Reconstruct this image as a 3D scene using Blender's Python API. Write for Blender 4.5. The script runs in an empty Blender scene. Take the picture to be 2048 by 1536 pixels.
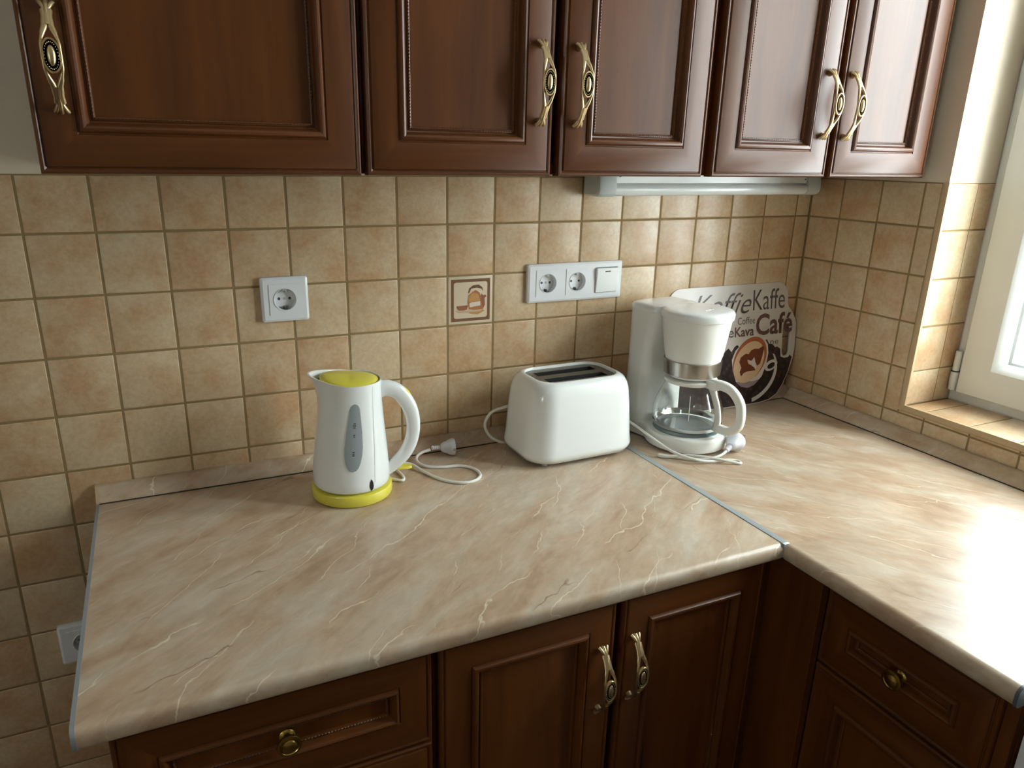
import bpy, bmesh, math, random
from mathutils import Vector, Matrix
random.seed(7)
S = bpy.context.scene
C = S.collection
PI = math.pi

# ------------------------------------------------------------------ camera, world, light, exposure
cam_data = bpy.data.cameras.new('camera')
cam = bpy.data.objects.new('camera', cam_data)
C.objects.link(cam)
S.camera = cam
right = Vector((0.9094, -0.4155, 0.0161)); down = Vector((-0.1163, -0.2914, -0.9495)); fwd = Vector((0.3992, 0.8617, -0.3133))
M = Matrix((right, -down, -fwd)).transposed().to_4x4()
q = M.to_quaternion(); q.normalize()
cam.matrix_world = Matrix.Translation((-1.4637, -1.3447, 1.4539)) @ q.to_matrix().to_4x4()
cam_data.sensor_width = 36.0
cam_data.lens = 1463.03 / 2048 * 36.0
cam_data.shift_x = (1024 - 985.556) / 2048
cam_data.shift_y = (792.958 - 768) / 2048
cam_data.clip_start = 0.02

S.view_settings.view_transform = 'Standard'
S.view_settings.look = 'None'
S.view_settings.gamma = 1
S.view_settings.use_curve_mapping = False
S.view_settings.exposure = 0.16

world = bpy.data.worlds.new('overcast'); S.world = world
world.use_nodes = True
bgn = world.node_tree.nodes['Background']
bgn.inputs[0].default_value = (0.89, 0.955, 1.0, 1)
bgn.inputs[1].default_value = 20.0

WY0, WY1, WZ0, WZ1 = -0.340, -1.28, 0.945, 2.20     # kitchen window opening
sun = bpy.data.lights.new('sun', 'SUN'); sun.energy = 5.0; sun.angle = math.radians(50); sun.color = (0.95, 0.98, 1.0)
sun_o = bpy.data.objects.new('sun', sun); C.objects.link(sun_o); sun_o.location = (2, -2, 3)
sun_o.rotation_euler = Vector((-.76, 1.0, -.76)).to_track_quat('-Z', 'Y').to_euler()
def portal(name, loc, rot, sx, sy):
    l = bpy.data.lights.new(name, 'AREA'); l.shape = 'RECTANGLE'; l.size = sx; l.size_y = sy
    l.cycles.is_portal = True
    o = bpy.data.objects.new(name, l); o.location = loc; o.rotation_euler = rot; C.objects.link(o)
portal('window_portal', (0.24, (WY0 + WY1) / 2, (WZ0 + WZ1) / 2), (0, PI / 2, 0), WZ1 - WZ0, WY0 - WY1)
portal('fill_window_portal', (-3.72, -2.0, 1.6), (0, -PI / 2, 0), .7, .45)  # portal of the added, unseen fill window

# ------------------------------------------------------------------ materials
def srgb(r, g, b):
    f = lambda c: (c / 255 / 12.92) if c / 255 <= 0.04045 else ((c / 255 + 0.055) / 1.055) ** 2.4
    return (f(r), f(g), f(b), 1)
def mat(name, col, rough=0.5, metal=0.0, coat=0.0, spec=0.5, emis=None):
    m = bpy.data.materials.new(name); m.use_nodes = True
    p = m.node_tree.nodes['Principled BSDF']
    p.inputs['Base Color'].default_value = col; p.inputs['Roughness'].default_value = rough
    p.inputs['Metallic'].default_value = metal; p.inputs['Coat Weight'].default_value = coat
    p.inputs['Specular IOR Level'].default_value = spec
    return m
def nt(m): return m.node_tree.nodes, m.node_tree.links, m.node_tree.nodes['Principled BSDF']
def node(m, t, **kw):
    n = m.node_tree.nodes.new(t)
    for k, v in kw.items():
        if k in n.inputs: n.inputs[k].default_value = v
        else: setattr(n, k, v)
    return n
def ramp(m, pts):
    n = m.node_tree.nodes.new('ShaderNodeValToRGB'); e = n.color_ramp.elements
    while len(e) < len(pts): e.new(0.5)
    for el, (p, c) in zip(e, pts): el.position = p; el.color = c
    return n
def math_n(m, op, a, b=None):
    n = m.node_tree.nodes.new('ShaderNodeMath'); n.operation = op
    for i, v in enumerate((a, b)):
        if v is None: continue
        if isinstance(v, (int, float)): n.inputs[i].default_value = v
        else: m.node_tree.links.new(v, n.inputs[i])
    return n.outputs[0]
def mixc(m, fac, a, b, mode='MIX'):
    n = m.node_tree.nodes.new('ShaderNodeMix'); n.data_type = 'RGBA'; n.blend_type = mode
    for i, v in ((0, fac), (6, a), (7, b)):
        if isinstance(v, (int, float, tuple)): n.inputs[i].default_value = v
        else: m.node_tree.links.new(v, n.inputs[i])
    return n.outputs[2]

def tile_material(name, light, dark):
    m = mat(name, light, 0.32); N, L, P = nt(m)
    tc = node(m, 'ShaderNodeTexCoord'); oi = node(m, 'ShaderNodeObjectInfo')
    off = node(m, 'ShaderNodeVectorMath', operation='SCALE'); cmb = node(m, 'ShaderNodeCombineXYZ')
    for i in range(3): L.new(math_n(m, 'MULTIPLY', oi.outputs['Random'], (31.7, 57.3, 83.1)[i]), cmb.inputs[i])
    add = node(m, 'ShaderNodeVectorMath', operation='ADD')
    L.new(tc.outputs['Object'], add.inputs[0]); L.new(cmb.outputs[0], add.inputs[1])
    n1 = node(m, 'ShaderNodeTexNoise', Scale=17.0, Detail=4.0, Roughness=0.6); L.new(add.outputs[0], n1.inputs['Vector'])
    n2 = node(m, 'ShaderNodeTexNoise', Scale=120.0, Detail=4.0, Roughness=0.7); L.new(add.outputs[0], n2.inputs['Vector'])
    f = math_n(m, 'ADD', n1.outputs['Fac'], math_n(m, 'MULTIPLY', math_n(m, 'SUBTRACT', oi.outputs['Random'], 0.5), 0.22))
    r1 = ramp(m, [(0.36, light), (0.68, dark)]); L.new(f, r1.inputs[0])
    r2 = ramp(m, [(0.38, (0.86, 0.84, 0.82, 1)), (0.60, (1.03, 1.03, 1.03, 1))]); L.new(n2.outputs['Fac'], r2.inputs[0])
    c = mixc(m, 0.8, r1.outputs[0], r2.outputs[0], 'MULTIPLY')
    L.new(c, P.inputs['Base Color'])
    b = node(m, 'ShaderNodeBump', Strength=0.12, Distance=0.0015); L.new(n1.outputs['Fac'], b.inputs['Height']); L.new(b.outputs[0], P.inputs['Normal'])
    return m
M_tile = tile_material('tile_beige', srgb(209, 187, 154), srgb(195, 158, 119))
M_grout = mat('grout', srgb(142, 118, 78), 0.9)
M_bead = mat('corner_bead', srgb(190, 165, 128), 0.4)

def wood_material(name, horizontal):
    m = mat(name, (0.08, 0.025, 0.01, 1), 0.38, coat=0.10, spec=0.42); N, L, P = nt(m)
    tc = node(m, 'ShaderNodeTexCoord'); mp = node(m, 'ShaderNodeMapping')
    mp.inputs['Scale'].default_value = (3.0, 30, 45) if horizontal else (45, 30, 3.0)
    L.new(tc.outputs['Object'], mp.inputs[0])
    n1 = node(m, 'ShaderNodeTexNoise', Scale=1.0, Detail=5.0, Roughness=0.55); n1.inputs['Distortion'].default_value = 0.35
    L.new(mp.outputs[0], n1.inputs['Vector'])
    n2 = node(m, 'ShaderNodeTexNoise', Scale=0.28, Detail=2.0); L.new(mp.outputs[0], n2.inputs['Vector'])
    s = math_n(m, 'ADD', math_n(m, 'MULTIPLY', n1.outputs['Fac'], 0.55), math_n(m, 'MULTIPLY', n2.outputs['Fac'], 0.45))
    r = ramp(m, [(0.30, srgb(66, 32, 8)), (0.5, srgb(90, 48, 15)), (0.72, srgb(112, 63, 24))]); L.new(s, r.inputs[0])
    L.new(r.outputs[0], P.inputs['Base Color'])
    
    P.inputs['Coat Roughness'].default_value = 0.2
    b = node(m, 'ShaderNodeBump', Strength=0.05, Distance=0.001); L.new(n1.outputs['Fac'], b.inputs['Height']); L.new(b.outputs[0], P.inputs['Normal'])
    return m
M_woodv = wood_material('cherry_vertical', False)
M_woodh = wood_material('cherry_horizontal', True)
M_dark = mat('dark_reveal', srgb(34, 16, 10), 0.5)

def marble_material(name, ang, st=3.4):
    m = mat(name, (0.5, 0.4, 0.3, 1), 0.24); N, L, P = nt(m)
    tc = node(m, 'ShaderNodeTexCoord')
    rot = node(m, 'ShaderNodeMapping'); rot.vector_type = 'POINT'; rot.inputs['Rotation'].default_value = (0, 0, -ang)
    L.new(tc.outputs['Object'], rot.inputs[0])
    def stretched(sx, sy, scale, detail, rough, dist, off=0.0):
        mp = node(m, 'ShaderNodeMapping'); mp.inputs['Scale'].default_value = (sx, sy, sy); mp.inputs['Location'].default_value = (off, off * 1.7, 0)
        L.new(rot.outputs[0], mp.inputs[0])
        n = node(m, 'ShaderNodeTexNoise', Scale=scale, Detail=detail, Roughness=rough); n.inputs['Distortion'].default_value = dist
        L.new(mp.outputs[0], n.inputs['Vector']); return n.outputs['Fac']
    a = stretched(1.0, st, 5.5 + (3.4 - st) * 1.5, 7.0, 0.62, 0.5)
    r = ramp(m, [(0.28, srgb(170, 140, 114)), (0.43, srgb(186, 160, 134)), (0.55, srgb(194, 175, 152)), (0.72, srgb(203, 192, 174))]); L.new(a, r.inputs[0])
    f = stretched(1.0, 2.0, 24.0, 5.0, 0.6, 0.5, 3.0)
    r2 = ramp(m, [(0.38, (0.84, 0.81, 0.78, 1)), (0.62, (1.05, 1.04, 1.04, 1))]); L.new(f, r2.inputs[0])
    c = mixc(m, 0.7, r.outputs[0], r2.outputs[0], 'MULTIPLY')
    # thin pale veins: narrow band around a noise level, gated by a second noise
    def vein(sx, sy, scale, width, gate_lo, off, col, c):
        n_ = stretched(1.0, 2.0, scale, 4.0, 0.55, 0.0, off)
        sp = node(m, 'ShaderNodeSeparateXYZ'); L.new(rot.outputs[0], sp.inputs[0])
        v = math_n(m, 'ADD', math_n(m, 'ADD', math_n(m, 'MULTIPLY', sp.outputs[1], sy), math_n(m, 'MULTIPLY', sp.outputs[0], sx)), math_n(m, 'MULTIPLY', n_, 1.1))
        d = math_n(m, 'ABSOLUTE', math_n(m, 'SUBTRACT', math_n(m, 'FRACT', math_n(m, 'ADD', v, 50 + off)), 0.5))
        k = node(m, 'ShaderNodeMapRange'); k.inputs['From Min'].default_value = 0.0; k.inputs['From Max'].default_value = width
        k.inputs['To Min'].default_value = 1.0; k.inputs['To Max'].default_value = 0.0; L.new(d, k.inputs['Value'])
        g = stretched(1.0, 1.8, 7.0, 2.0, 0.5, 0.0, off + 9)
        k2 = node(m, 'ShaderNodeMapRange'); k2.inputs['From Min'].default_value = gate_lo; k2.inputs['From Max'].default_value = gate_lo + 0.08; L.new(g, k2.inputs['Value'])
        return mixc(m, math_n(m, 'MULTIPLY', k.outputs[0], k2.outputs[0]), c, col)
    c = vein(0.8, 13.0, 6.0, 0.018, 0.49, 2.0, srgb(226, 214, 190), c)
    c = vein(-5.0, 16.0, 7.0, 0.018, 0.51, 14.0, srgb(220, 206, 182), c)
    c = vein(2.0, 8.0, 4.0, 0.012, 0.56, 27.0, srgb(140, 112, 86), c)
    L.new(c, P.inputs['Base Color'])
    P.inputs['Roughness'].default_value = 0.30
    b = node(m, 'ShaderNodeBump', Strength=0.06, Distance=0.001); L.new(stretched(1, 1, 160.0, 2.0, 0.5, 0.0), b.inputs['Height']); L.new(b.outputs[0], P.inputs['Normal'])
    return m
M_marble_l = marble_material('marble_laminate_left', math.radians(38))
M_marble_r = marble_material('marble_laminate_right', math.radians(-58), 2.3)

M_brass = mat('antique_brass', srgb(205, 182, 140), 0.38, 1.0)
M_brassd = mat('dark_brass', srgb(52, 40, 24), 0.5, 0.6)  # darker brass for the recess around the oval dome
M_brassk = mat('yellow_brass', srgb(188, 160, 84), 0.25, 1.0)
M_white = mat('white_plastic', srgb(232, 234, 232), 0.16, coat=0.3)
M_whitem = mat('white_matt_plastic', srgb(234, 234, 228), 0.34)
M_cord = mat('white_cord', srgb(225, 222, 214), 0.45)
M_plugm = mat('grey_white_plug', srgb(214, 214, 222), 0.4)
M_lamp = mat('lamp_housing', srgb(226, 228, 226), 0.25)
M_cap = mat('lamp_end_cap', srgb(198, 206, 204), 0.35)
M_diff = mat('lamp_diffuser', srgb(226, 230, 228), 0.18)
M_yellow = mat('yellow_plastic', srgb(224, 212, 78), 0.3, coat=0.2)
M_gauge = mat('grey_gauge', srgb(150, 158, 160), 0.25)
M_ink = mat('dark_ink', srgb(60, 62, 66), 0.5)
M_black = mat('black_gap', srgb(18, 18, 18), 0.5)
M_greyp = mat('grey_plastic', srgb(176, 176, 172), 0.4)
M_slotm = mat('toaster_metal', srgb(120, 118, 112), 0.38, 0.85)
M_slotd = mat('toaster_slot_dark', srgb(44, 44, 44), 0.5, 0.5)
M_wire = mat('toaster_wire', srgb(150, 150, 148), 0.35, 1.0)
M_steel = mat('brushed_steel', srgb(176, 172, 166), 0.28, 1.0)
M_chrome = mat('chrome', srgb(210, 210, 208), 0.12, 1.0)
M_hot = mat('hotplate', srgb(108, 122, 120), 0.3, 0.2)
M_alu = mat('aluminium_strip', srgb(170, 178, 180), 0.35, 0.25)
M_edge = mat('grey_edging', srgb(138, 141, 144), 0.4)
M_dkedge = mat('dark_grey_edging', srgb(92, 98, 104), 0.4)
M_pvc = mat('window_pvc', srgb(232, 234, 230), 0.3)
M_seal = mat('rubber_seal', srgb(176, 178, 176), 0.6)
M_dkstrip = mat('dark_strip', srgb(48, 34, 24), 0.6)
M_board = mat('board_face', srgb(206, 200, 194), 0.28)
M_plaster = mat('wall_plaster', srgb(216, 202, 182), 0.85)
M_floor = mat('floor_brown', srgb(84, 58, 40), 0.5)
M_ceil = mat('ceiling_white', srgb(225, 222, 214), 0.9)
M_socket = mat('socket_white', srgb(226, 227, 229), 0.22)

def plaster_detail(m):
    N, L, P = nt(m); tc = node(m, 'ShaderNodeTexCoord')
    n = node(m, 'ShaderNodeTexNoise', Scale=60.0, Detail=3.0); L.new(tc.outputs['Object'], n.inputs['Vector'])
    b = node(m, 'ShaderNodeBump', Strength=0.08, Distance=0.002); L.new(n.outputs['Fac'], b.inputs['Height']); L.new(b.outputs[0], P.inputs['Normal'])
plaster_detail(M_plaster); plaster_detail(M_ceil)

M_glass = bpy.data.materials.new('window_glass'); M_glass.use_nodes = True
g_ = M_glass.node_tree; g_.nodes.clear()
_o = g_.nodes.new('ShaderNodeOutputMaterial'); _t = g_.nodes.new('ShaderNodeBsdfTransparent'); _g = g_.nodes.new('ShaderNodeBsdfGlossy')
_t.inputs[0].default_value = (0.93, 0.96, 0.95, 1); _g.inputs['Roughness'].default_value = 0.02
_m = g_.nodes.new('ShaderNodeMixShader'); _lw = g_.nodes.new('ShaderNodeLayerWeight'); _p = g_.nodes.new('ShaderNodeMath'); _p.operation = 'POWER'; _p.inputs[1].default_value = 5
_f = g_.nodes.new('ShaderNodeMath'); _f.operation = 'MULTIPLY_ADD'; _f.inputs[1].default_value = 0.9; _f.inputs[2].default_value = 0.04
g_.links.new(_lw.outputs['Facing'], _p.inputs[0]); g_.links.new(_p.outputs[0], _f.inputs[0]); g_.links.new(_f.outputs[0], _m.inputs[0]); g_.links.new(_t.outputs[0], _m.inputs[1]); g_.links.new(_g.outputs[0], _m.inputs[2]); g_.links.new(_m.outputs[0], _o.inputs[0])
M_cglass = mat('carafe_glass', (0.975, 0.995, 0.99, 1), 0.0); M_cglass.node_tree.nodes['Principled BSDF'].inputs['Transmission Weight'].default_value = 1.0
M_cglass.node_tree.nodes['Principled BSDF'].inputs['IOR'].default_value = 1.47

# ------------------------------------------------------------------ mesh helpers
def finish(name, bm, mats, parent=None, smooth=True, ang=35, loc=None, rot=None):
    me = bpy.data.meshes.new(name)
    bmesh.ops.recalc_face_normals(bm, faces=bm.faces)
    bm.to_mesh(me); bm.free()
    for m in (mats if isinstance(mats, (list, tuple)) else [mats]): me.materials.append(m)
    if smooth:
        me.polygons.foreach_set('use_smooth', [True] * len(me.polygons))
        me.set_sharp_from_angle(angle=math.radians(ang))
    o = bpy.data.objects.new(name, me); C.objects.link(o)
    if parent: o.parent = parent
    if loc: o.location = loc
    if rot: o.rotation_euler = rot
    return o
def tag(o, label=None, cat=None, group=None, kind=None):
    for k, v in (('label', label), ('category', cat), ('group', group), ('kind', kind)):
        if v: o[k] = v
    return o
def empty(name, loc, label, cat, rz=0, group=None):
    o = bpy.data.objects.new(name, None); C.objects.link(o); o.empty_display_size = 0.05
    o.location = loc; o.rotation_euler = (0, 0, rz)
    return tag(o, label, cat, group)
def box(bm, x0, x1, y0, y1, z0, z1, bev=0.0, seg=1, mi=0):
    vs = [bm.verts.new(p) for p in ((x0, y0, z0), (x1, y0, z0), (x1, y1, z0), (x0, y1, z0), (x0, y0, z1), (x1, y0, z1), (x1, y1, z1), (x0, y1, z1))]
    fs = [bm.faces.new([vs[i] for i in f]) for f in ((3, 2, 1, 0), (4, 5, 6, 7), (0, 1, 5, 4), (1, 2, 6, 5), (2, 3, 7, 6), (3, 0, 4, 7))]
    for f in fs: f.material_index = mi
    if bev > 0:
        es = set(e for f in fs for e in f.edges)
        r = bmesh.ops.bevel(bm, geom=list(es), offset=bev, segments=seg, affect='EDGES', profile=0.5)
        for f in r['faces']: f.material_index = mi
def BM(): return bmesh.new()
def loft(bm, rings, close=True, cap0=True, cap1=True, mi=0):
    vr = [[bm.verts.new(p) for p in r] for r in rings]
    n = len(vr[0])
    for a, b in zip(vr, vr[1:]):
        for i in range(n if close else n - 1):
            f = bm.faces.new((a[i], a[(i + 1) % n], b[(i + 1) % n], b[i])); f.material_index = mi
    if cap0: bm.faces.new(vr[0][::-1]).material_index = mi
    if cap1: bm.faces.new(vr[-1]).material_index = mi
    return vr
def lathe(bm, prof, cx=0, cy=0, seg=40, mi=0, cap0=True, cap1=True):
    loft(bm, [[(cx + r * math.cos(2 * PI * i / seg), cy + r * math.sin(2 * PI * i / seg), z) for i in range(seg)] for r, z in prof], cap0=cap0, cap1=cap1, mi=mi)
def catmull(pts, n=8):
    P = [Vector(p) for p in pts]; P = [2 * P[0] - P[1]] + P + [2 * P[-1] - P[-2]]; out = []
    for i in range(1, len(P) - 2):
        for k in range(n):
            t = k / n; a, b, c, d = P[i - 1:i + 3]
            out.append(0.5 * ((2 * b) + (c - a) * t + (2 * a - 5 * b + 4 * c - d) * t * t + (3 * b - a - 3 * c + d) * t ** 3))
    out.append(P[-2]); return out
def lerp_list(v, n):
    if not isinstance(v, (list, tuple)): return [v] * n
    out = []
    for i in range(n):
        t = i / (n - 1) * (len(v) - 1); k = min(int(t), len(v) - 2); out.append(v[k] + (v[k + 1] - v[k]) * (t - k))
    return out
def sweep(bm, pts, ra, rb=None, up=None, seg=12, mi=0, p=2.0, caps=True):
    """section radius ra across (side axis), rb along the up axis"""
    n = len(pts); ra = lerp_list(ra, n); rb = lerp_list(rb if rb is not None else ra, n)
    rings = []; prev = None
    for i, c in enumerate(pts):
        t = (pts[min(i + 1, n - 1)] - pts[max(i - 1, 0)]).normalized()
        if up is not None: side = t.cross(Vector(up)).normalized()
        else:
            if prev is None: prev = Vector((0, 0, 1)) if abs(t.z) < 0.9 else Vector((1, 0, 0))
            side = (prev - t * prev.dot(t)).normalized(); prev = side
        u = side.cross(t).normalized(); r = []
        for k in range(seg):
            a = 2 * PI * k / seg; ca, sa = math.cos(a), math.sin(a)
            ex = 2 / p
            r.append(c + side * ra[i] * math.copysign(abs(ca) ** ex, ca) + u * rb[i] * math.copysign(abs(sa) ** ex, sa))
        rings.append(r)
    loft(bm, rings, cap0=caps, cap1=caps, mi=mi)
def rrect(hx, hy, r, n=6, cx=0, cy=0):
    r = min(r, hx - 1e-4, hy - 1e-4); out = []
    for k, (sx, sy) in enumerate(((1, 1), (-1, 1), (-1, -1), (1, -1))):
        for i in range(n + 1):
            a = k * PI / 2 + i / n * PI / 2
            out.append((cx + sx * (hx - r) + r * math.cos(a), cy + sy * (hy - r) + r * math.sin(a)))
    return out
def rrect_loft(bm, levels, n=6, mi=0, cap0=True, cap1=True):
    """levels: (hx, hy, r, z, cx, cy)"""
    loft(bm, [[(x, y, L[3]) for x, y in rrect(L[0], L[1], L[2], n, L[4] if len(L) > 4 else 0, L[5] if len(L) > 5 else 0)] for L in levels], mi=mi, cap0=cap0, cap1=cap1)
def ellipsoid(bm, c, rx, ry, rz, mi=0, u=16, v=8):
    r = bmesh.ops.create_uvsphere(bm, u_segments=u, v_segments=v, radius=1.0, matrix=Matrix.Translation(c) @ Matrix.Diagonal((rx, ry, rz, 1)))
    for f in set(f for vv in r['verts'] for f in vv.link_faces): f.material_index = mi
def prism(bm, poly, y0, y1, mi=0):
    """polygon in XZ extruded along Y"""
    loft(bm, [[(x, y0, z) for x, z in poly], [(x, y1, z) for x, z in poly]], mi=mi)
def poly_extrude_x(bm, poly, x0, x1, mi=0):
    loft(bm, [[(x0, y, z) for y, z in poly], [(x1, y, z) for y, z in poly]], mi=mi)

# ------------------------------------------------------------------ room shell
ZO = 1.426; XO = -1.6435; YO = -0.0894; TT = 1.4155; TOP = 0.87
RX0, RY0, RZ1 = -3.5, -3.5, 2.55
bm = BM(); box(bm, RX0 - .2, 0.35, RY0 - .2, 0.2, -0.1, 0); floor_o = tag(finish('floor', bm, M_floor), kind='structure')
bm = BM(); box(bm, RX0 - .2, 0.35, RY0 - .2, 0.2, RZ1, RZ1 + .1); tag(finish('ceiling', bm, M_ceil), kind='structure')
bm = BM(); box(bm, RX0 - .2, 0.0, 0.0018, 0.2, 0, RZ1); wall_back = tag(finish('wall_back', bm, M_plaster), kind='structure')
bm = BM()
ay0, ay1, az0, az1 = -2.1, -1.65, 1.3, 2.0
box(bm, RX0 - .2, RX0, RY0, ay0, 0, RZ1); box(bm, RX0 - .2, RX0, ay1, 0.0018, 0, RZ1)
box(bm, RX0 - .2, RX0, ay0, ay1, 0, az0); box(bm, RX0 - .2, RX0, ay0, ay1, az1, RZ1)
tag(finish('wall_left', bm, M_plaster), kind='structure')
bm = BM(); box(bm, RX0 - .2, 0.0018, RY0 - .2, RY0, 0, RZ1); tag(finish('wall_front', bm, M_plaster), kind='structure')
bm = BM()
box(bm, 0.0018, 0.35, WY0 + 0.0018, 0.2, 0, RZ1)
box(bm, 0.0018, 0.35, WY1, WY0 + 0.0018, 0, WZ0 - 0.003)
box(bm, 0.0018, 0.35, WY1, WY0 + 0.0018, WZ1, RZ1)
box(bm, 0.0018, 0.35, RY0 - .2, WY1, 0, RZ1)
wall_right = tag(finish('wall_right', bm, M_plaster), kind='structure')

# ------------------------------------------------------------------ tiles, each one a piece of its wall
GAP = 0.0016
tile_cache = {}
def tile_mesh(w, h):
    key = (round(w, 4), round(h, 4))
    if key in tile_cache: return tile_cache[key]
    c = min(0.0022, w / 4, h / 4)
    R = [[(sx * (w / 2 - i), sy * (h / 2 - i), z) for sx, sy in ((-1, -1), (1, -1), (1, 1), (-1, 1))] for i, z in ((0, -0.0062), (0, -0.0012), (c * .45, -0.0003), (c, 0))]
    bm = BM(); loft(bm, R, cap0=False)
    me = bpy.data.meshes.new('tile'); bmesh.ops.recalc_face_normals(bm, faces=bm.faces); bm.to_mesh(me); bm.free()
    me.materials.append(M_tile); me.polygons.foreach_set('use_smooth', [True] * len(me.polygons)); me.set_sharp_from_angle(angle=math.radians(50))
    tile_cache[key] = me; return me
def tile(parent, centre, w, h, facing):
    o = bpy.data.objects.new('tile', tile_mesh(w, h)); C.objects.link(o); o.parent = parent
    j = random.uniform(-0.0002, 0.0003)
    tilt = (random.uniform(-.002, .002), random.uniform(-.002, .002))
    if facing == 'back': o.location = (centre[0], -j, centre[2]); o.rotation_euler = (PI / 2 + tilt[0], tilt[1], 0)
    elif facing == 'right': o.location = (-j, centre[1], centre[2]); o.rotation_euler = (PI / 2 + tilt[0], tilt[1], -PI / 2)
    elif facing == 'reveal': o.location = (centre[0], WY0 - j, centre[2]); o.rotation_euler = (PI / 2 + tilt[0], tilt[1], 0)
    elif facing == 'sill': o.location = (centre[0], centre[1], WZ0 + j); o.rotation_euler = (tilt[0], tilt[1], 0)
    return o
def cells(a0, a1, joints):
    js = sorted(j for j in joints if a0 + 0.003 < j < a1 - 0.003); e = [a0] + js + [a1]
    return [(e[i] + GAP, e[i + 1] - GAP) for i in range(len(e) - 1)]
rowsz = [ZO - .1 * r for r in range(0, 15)]
colsx = [XO + .1 * c for c in range(-6, 17)]
bm = BM(); box(bm, -2.25, 0.0018, 0.0009, 0.0030, 0.0, TT); finish('grout', bm, M_grout, wall_back)
DEC = (XO + .7, XO + .8, ZO - .3, ZO - .2)
for (x0, x1) in cells(-2.24, -0.0005, colsx):
    lowest = 0.0 if x0 < -1.62 else 0.80 if x0 < -1.55 else 0.8865
    for (z0, z1) in cells(0.0 if lowest < 0.85 else 0.8865, TT, rowsz):
        if lowest == 0.80 and z1 < 0.5: continue
        if DEC[0] < (x0 + x1) / 2 < DEC[1] and DEC[2] < (z0 + z1) / 2 < DEC[3]: continue
        tile(wall_back, ((x0 + x1) / 2, 0, (z0 + z1) / 2), x1 - x0, z1 - z0, 'back')
# right wall
bm = BM(); box(bm, 0.0009, 0.0030, WY0 + .002, 0.0018, 0.0, TT); box(bm, 0.0009, 0.0030, -1.62, WY0 + .002, 0.0, WZ0 - .004)
box(bm, 0.0018, 0.150, WY0 + 0.0009, WY0 + 0.0030, WZ0 - .004, TT); box(bm, 0.0018, 0.150, WY1, WY0 - .0009, WZ0 - .0035, WZ0 - .0010)
finish('grout', bm, M_grout, wall_right)
colsy = [YO - .1 * c for c in range(0, 16)]
for (y0, y1) in cells(WY0 + 0.0125, -0.0015, colsy):
    for (z0, z1) in cells(ZO - .5, TT, rowsz):
        tile(wall_right, (0, (y0 + y1) / 2, (z0 + z1) / 2), y1 - y0, z1 - z0, 'right')
for (y0, y1) in cells(-1.60, -0.0015, colsy):
    for (z0, z1) in ((0.8865 + GAP, ZO - .5 - GAP), (ZO - .5 + GAP, 0.9325)):
        if z0 > .92:
            if y0 > WY0: continue
            y1 = min(y1, WY0 + .0110)
        tile(wall_right, (0, (y0 + y1) / 2, (z0 + z1) / 2), y1 - y0, z1 - z0, 'right')
for (x0, x1) in ((0.0045, 0.092), (0.0935, 0.146)):
    for (z0, z1) in cells(WZ0, TT, [1.321, 1.221, 1.120, 1.021]):
        tile(wall_right, ((x0 + x1) / 2, 0, (z0 + z1) / 2), x1 - x0, z1 - z0 + (GAP if z0 < .95 else 0), 'reveal')
for (y0, y1) in cells(WY1 + .002, WY0 - .001, [-0.386 - .0965 * k for k in range(0, 13)]):
    tile(wall_right, (0.0755, (y0 + y1) / 2, 0), 0.141, y1 - y0, 'sill')
# corner beads
bm = BM(); poly = [(-0.0012, WY0 + .0125), (-0.0030, WY0 + .010), (-0.0032, WY0 + .003), (-0.0015, WY0 - .0012), (0.004, WY0 - .0018), (0.006, WY0), (0.006, WY0 + .0125)]
loft(bm, [[(x, y, z) for x, y in poly] for z in (WZ0 - .012, TT)]); tag(finish('trim_1', bm, M_bead, ang=60), 'beige corner bead along the upright edge of the window reveal', kind='structure')
bm = BM(); poly = [(-0.0012, WZ0 - .0125), (-0.0032, WZ0 - .010), (-0.0034, WZ0 - .003), (-0.0015, WZ0 + .0012), (0.004, WZ0 + .0016), (0.006, WZ0), (0.006, WZ0 - .0125)]
loft(bm, [[(x, y, z) for x, z in poly] for y in (WY0 + .0125, WY1)]); tag(finish('trim_2', bm, M_bead, ang=60), 'beige corner bead along the front edge of the tiled sill', kind='structure')

# ------------------------------------------------------------------ decorated tile
dt = bpy.data.objects.new('decorated_tile', tile_mesh(.0968, .0968).copy()); C.objects.link(dt); dt.parent = wall_back
dcx, dcz = (DEC[0] + DEC[1]) / 2, (DEC[2] + DEC[3]) / 2
dt.location = (dcx, 0, dcz); dt.rotation_euler = (PI / 2, 0, 0)
tag(dt, 'square tile with a brown border and a printed copper coffee pot')
dt.data.materials.clear(); M_dt = mat('decor_tile_ground', srgb(212, 193, 166), 0.3); dt.data.materials.append(M_dt)
M_p = {k: mat('print_' + k, srgb(*v), 0.35) for k, v in dict(border=(120, 84, 58), copper=(170, 112, 70), ochre=(190, 140, 84), rust=(150, 92, 66), pale=(214, 202, 186), shade=(104, 72, 50), tan=(196, 168, 132)).items()}
PM = list(M_p.values()); PI_ = {k: i for i, k in enumerate(M_p)}
bm = BM()
def dflat(pts, z, k):
    f = bm.faces.new([bm.verts.new((x, y, z)) for x, y in pts]); f.material_index = PI_[k]
def ringflat(outer, inner, z, k):
    a = [bm.verts.new((x, y, z)) for x, y in outer]; b = [bm.verts.new((x, y, z)) for x, y in inner]; n = len(a)
    for i in range(n): bm.faces.new((a[i], a[(i + 1) % n], b[(i + 1) % n], b[i])).material_index = PI_[k]
ringflat(rrect(.0425, .0425, .001, 5), rrect(.0365, .0365, .005, 5), .0002, 'border')
S1 = 1 / 5000.
def dp(L, k, z):   # points read off a 2048 px wide enlargement of the tile
    dflat([((x - 425) * .0968 / 478, (503 - y) * .0968 / 500) for x, y in L], z, k)
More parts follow.
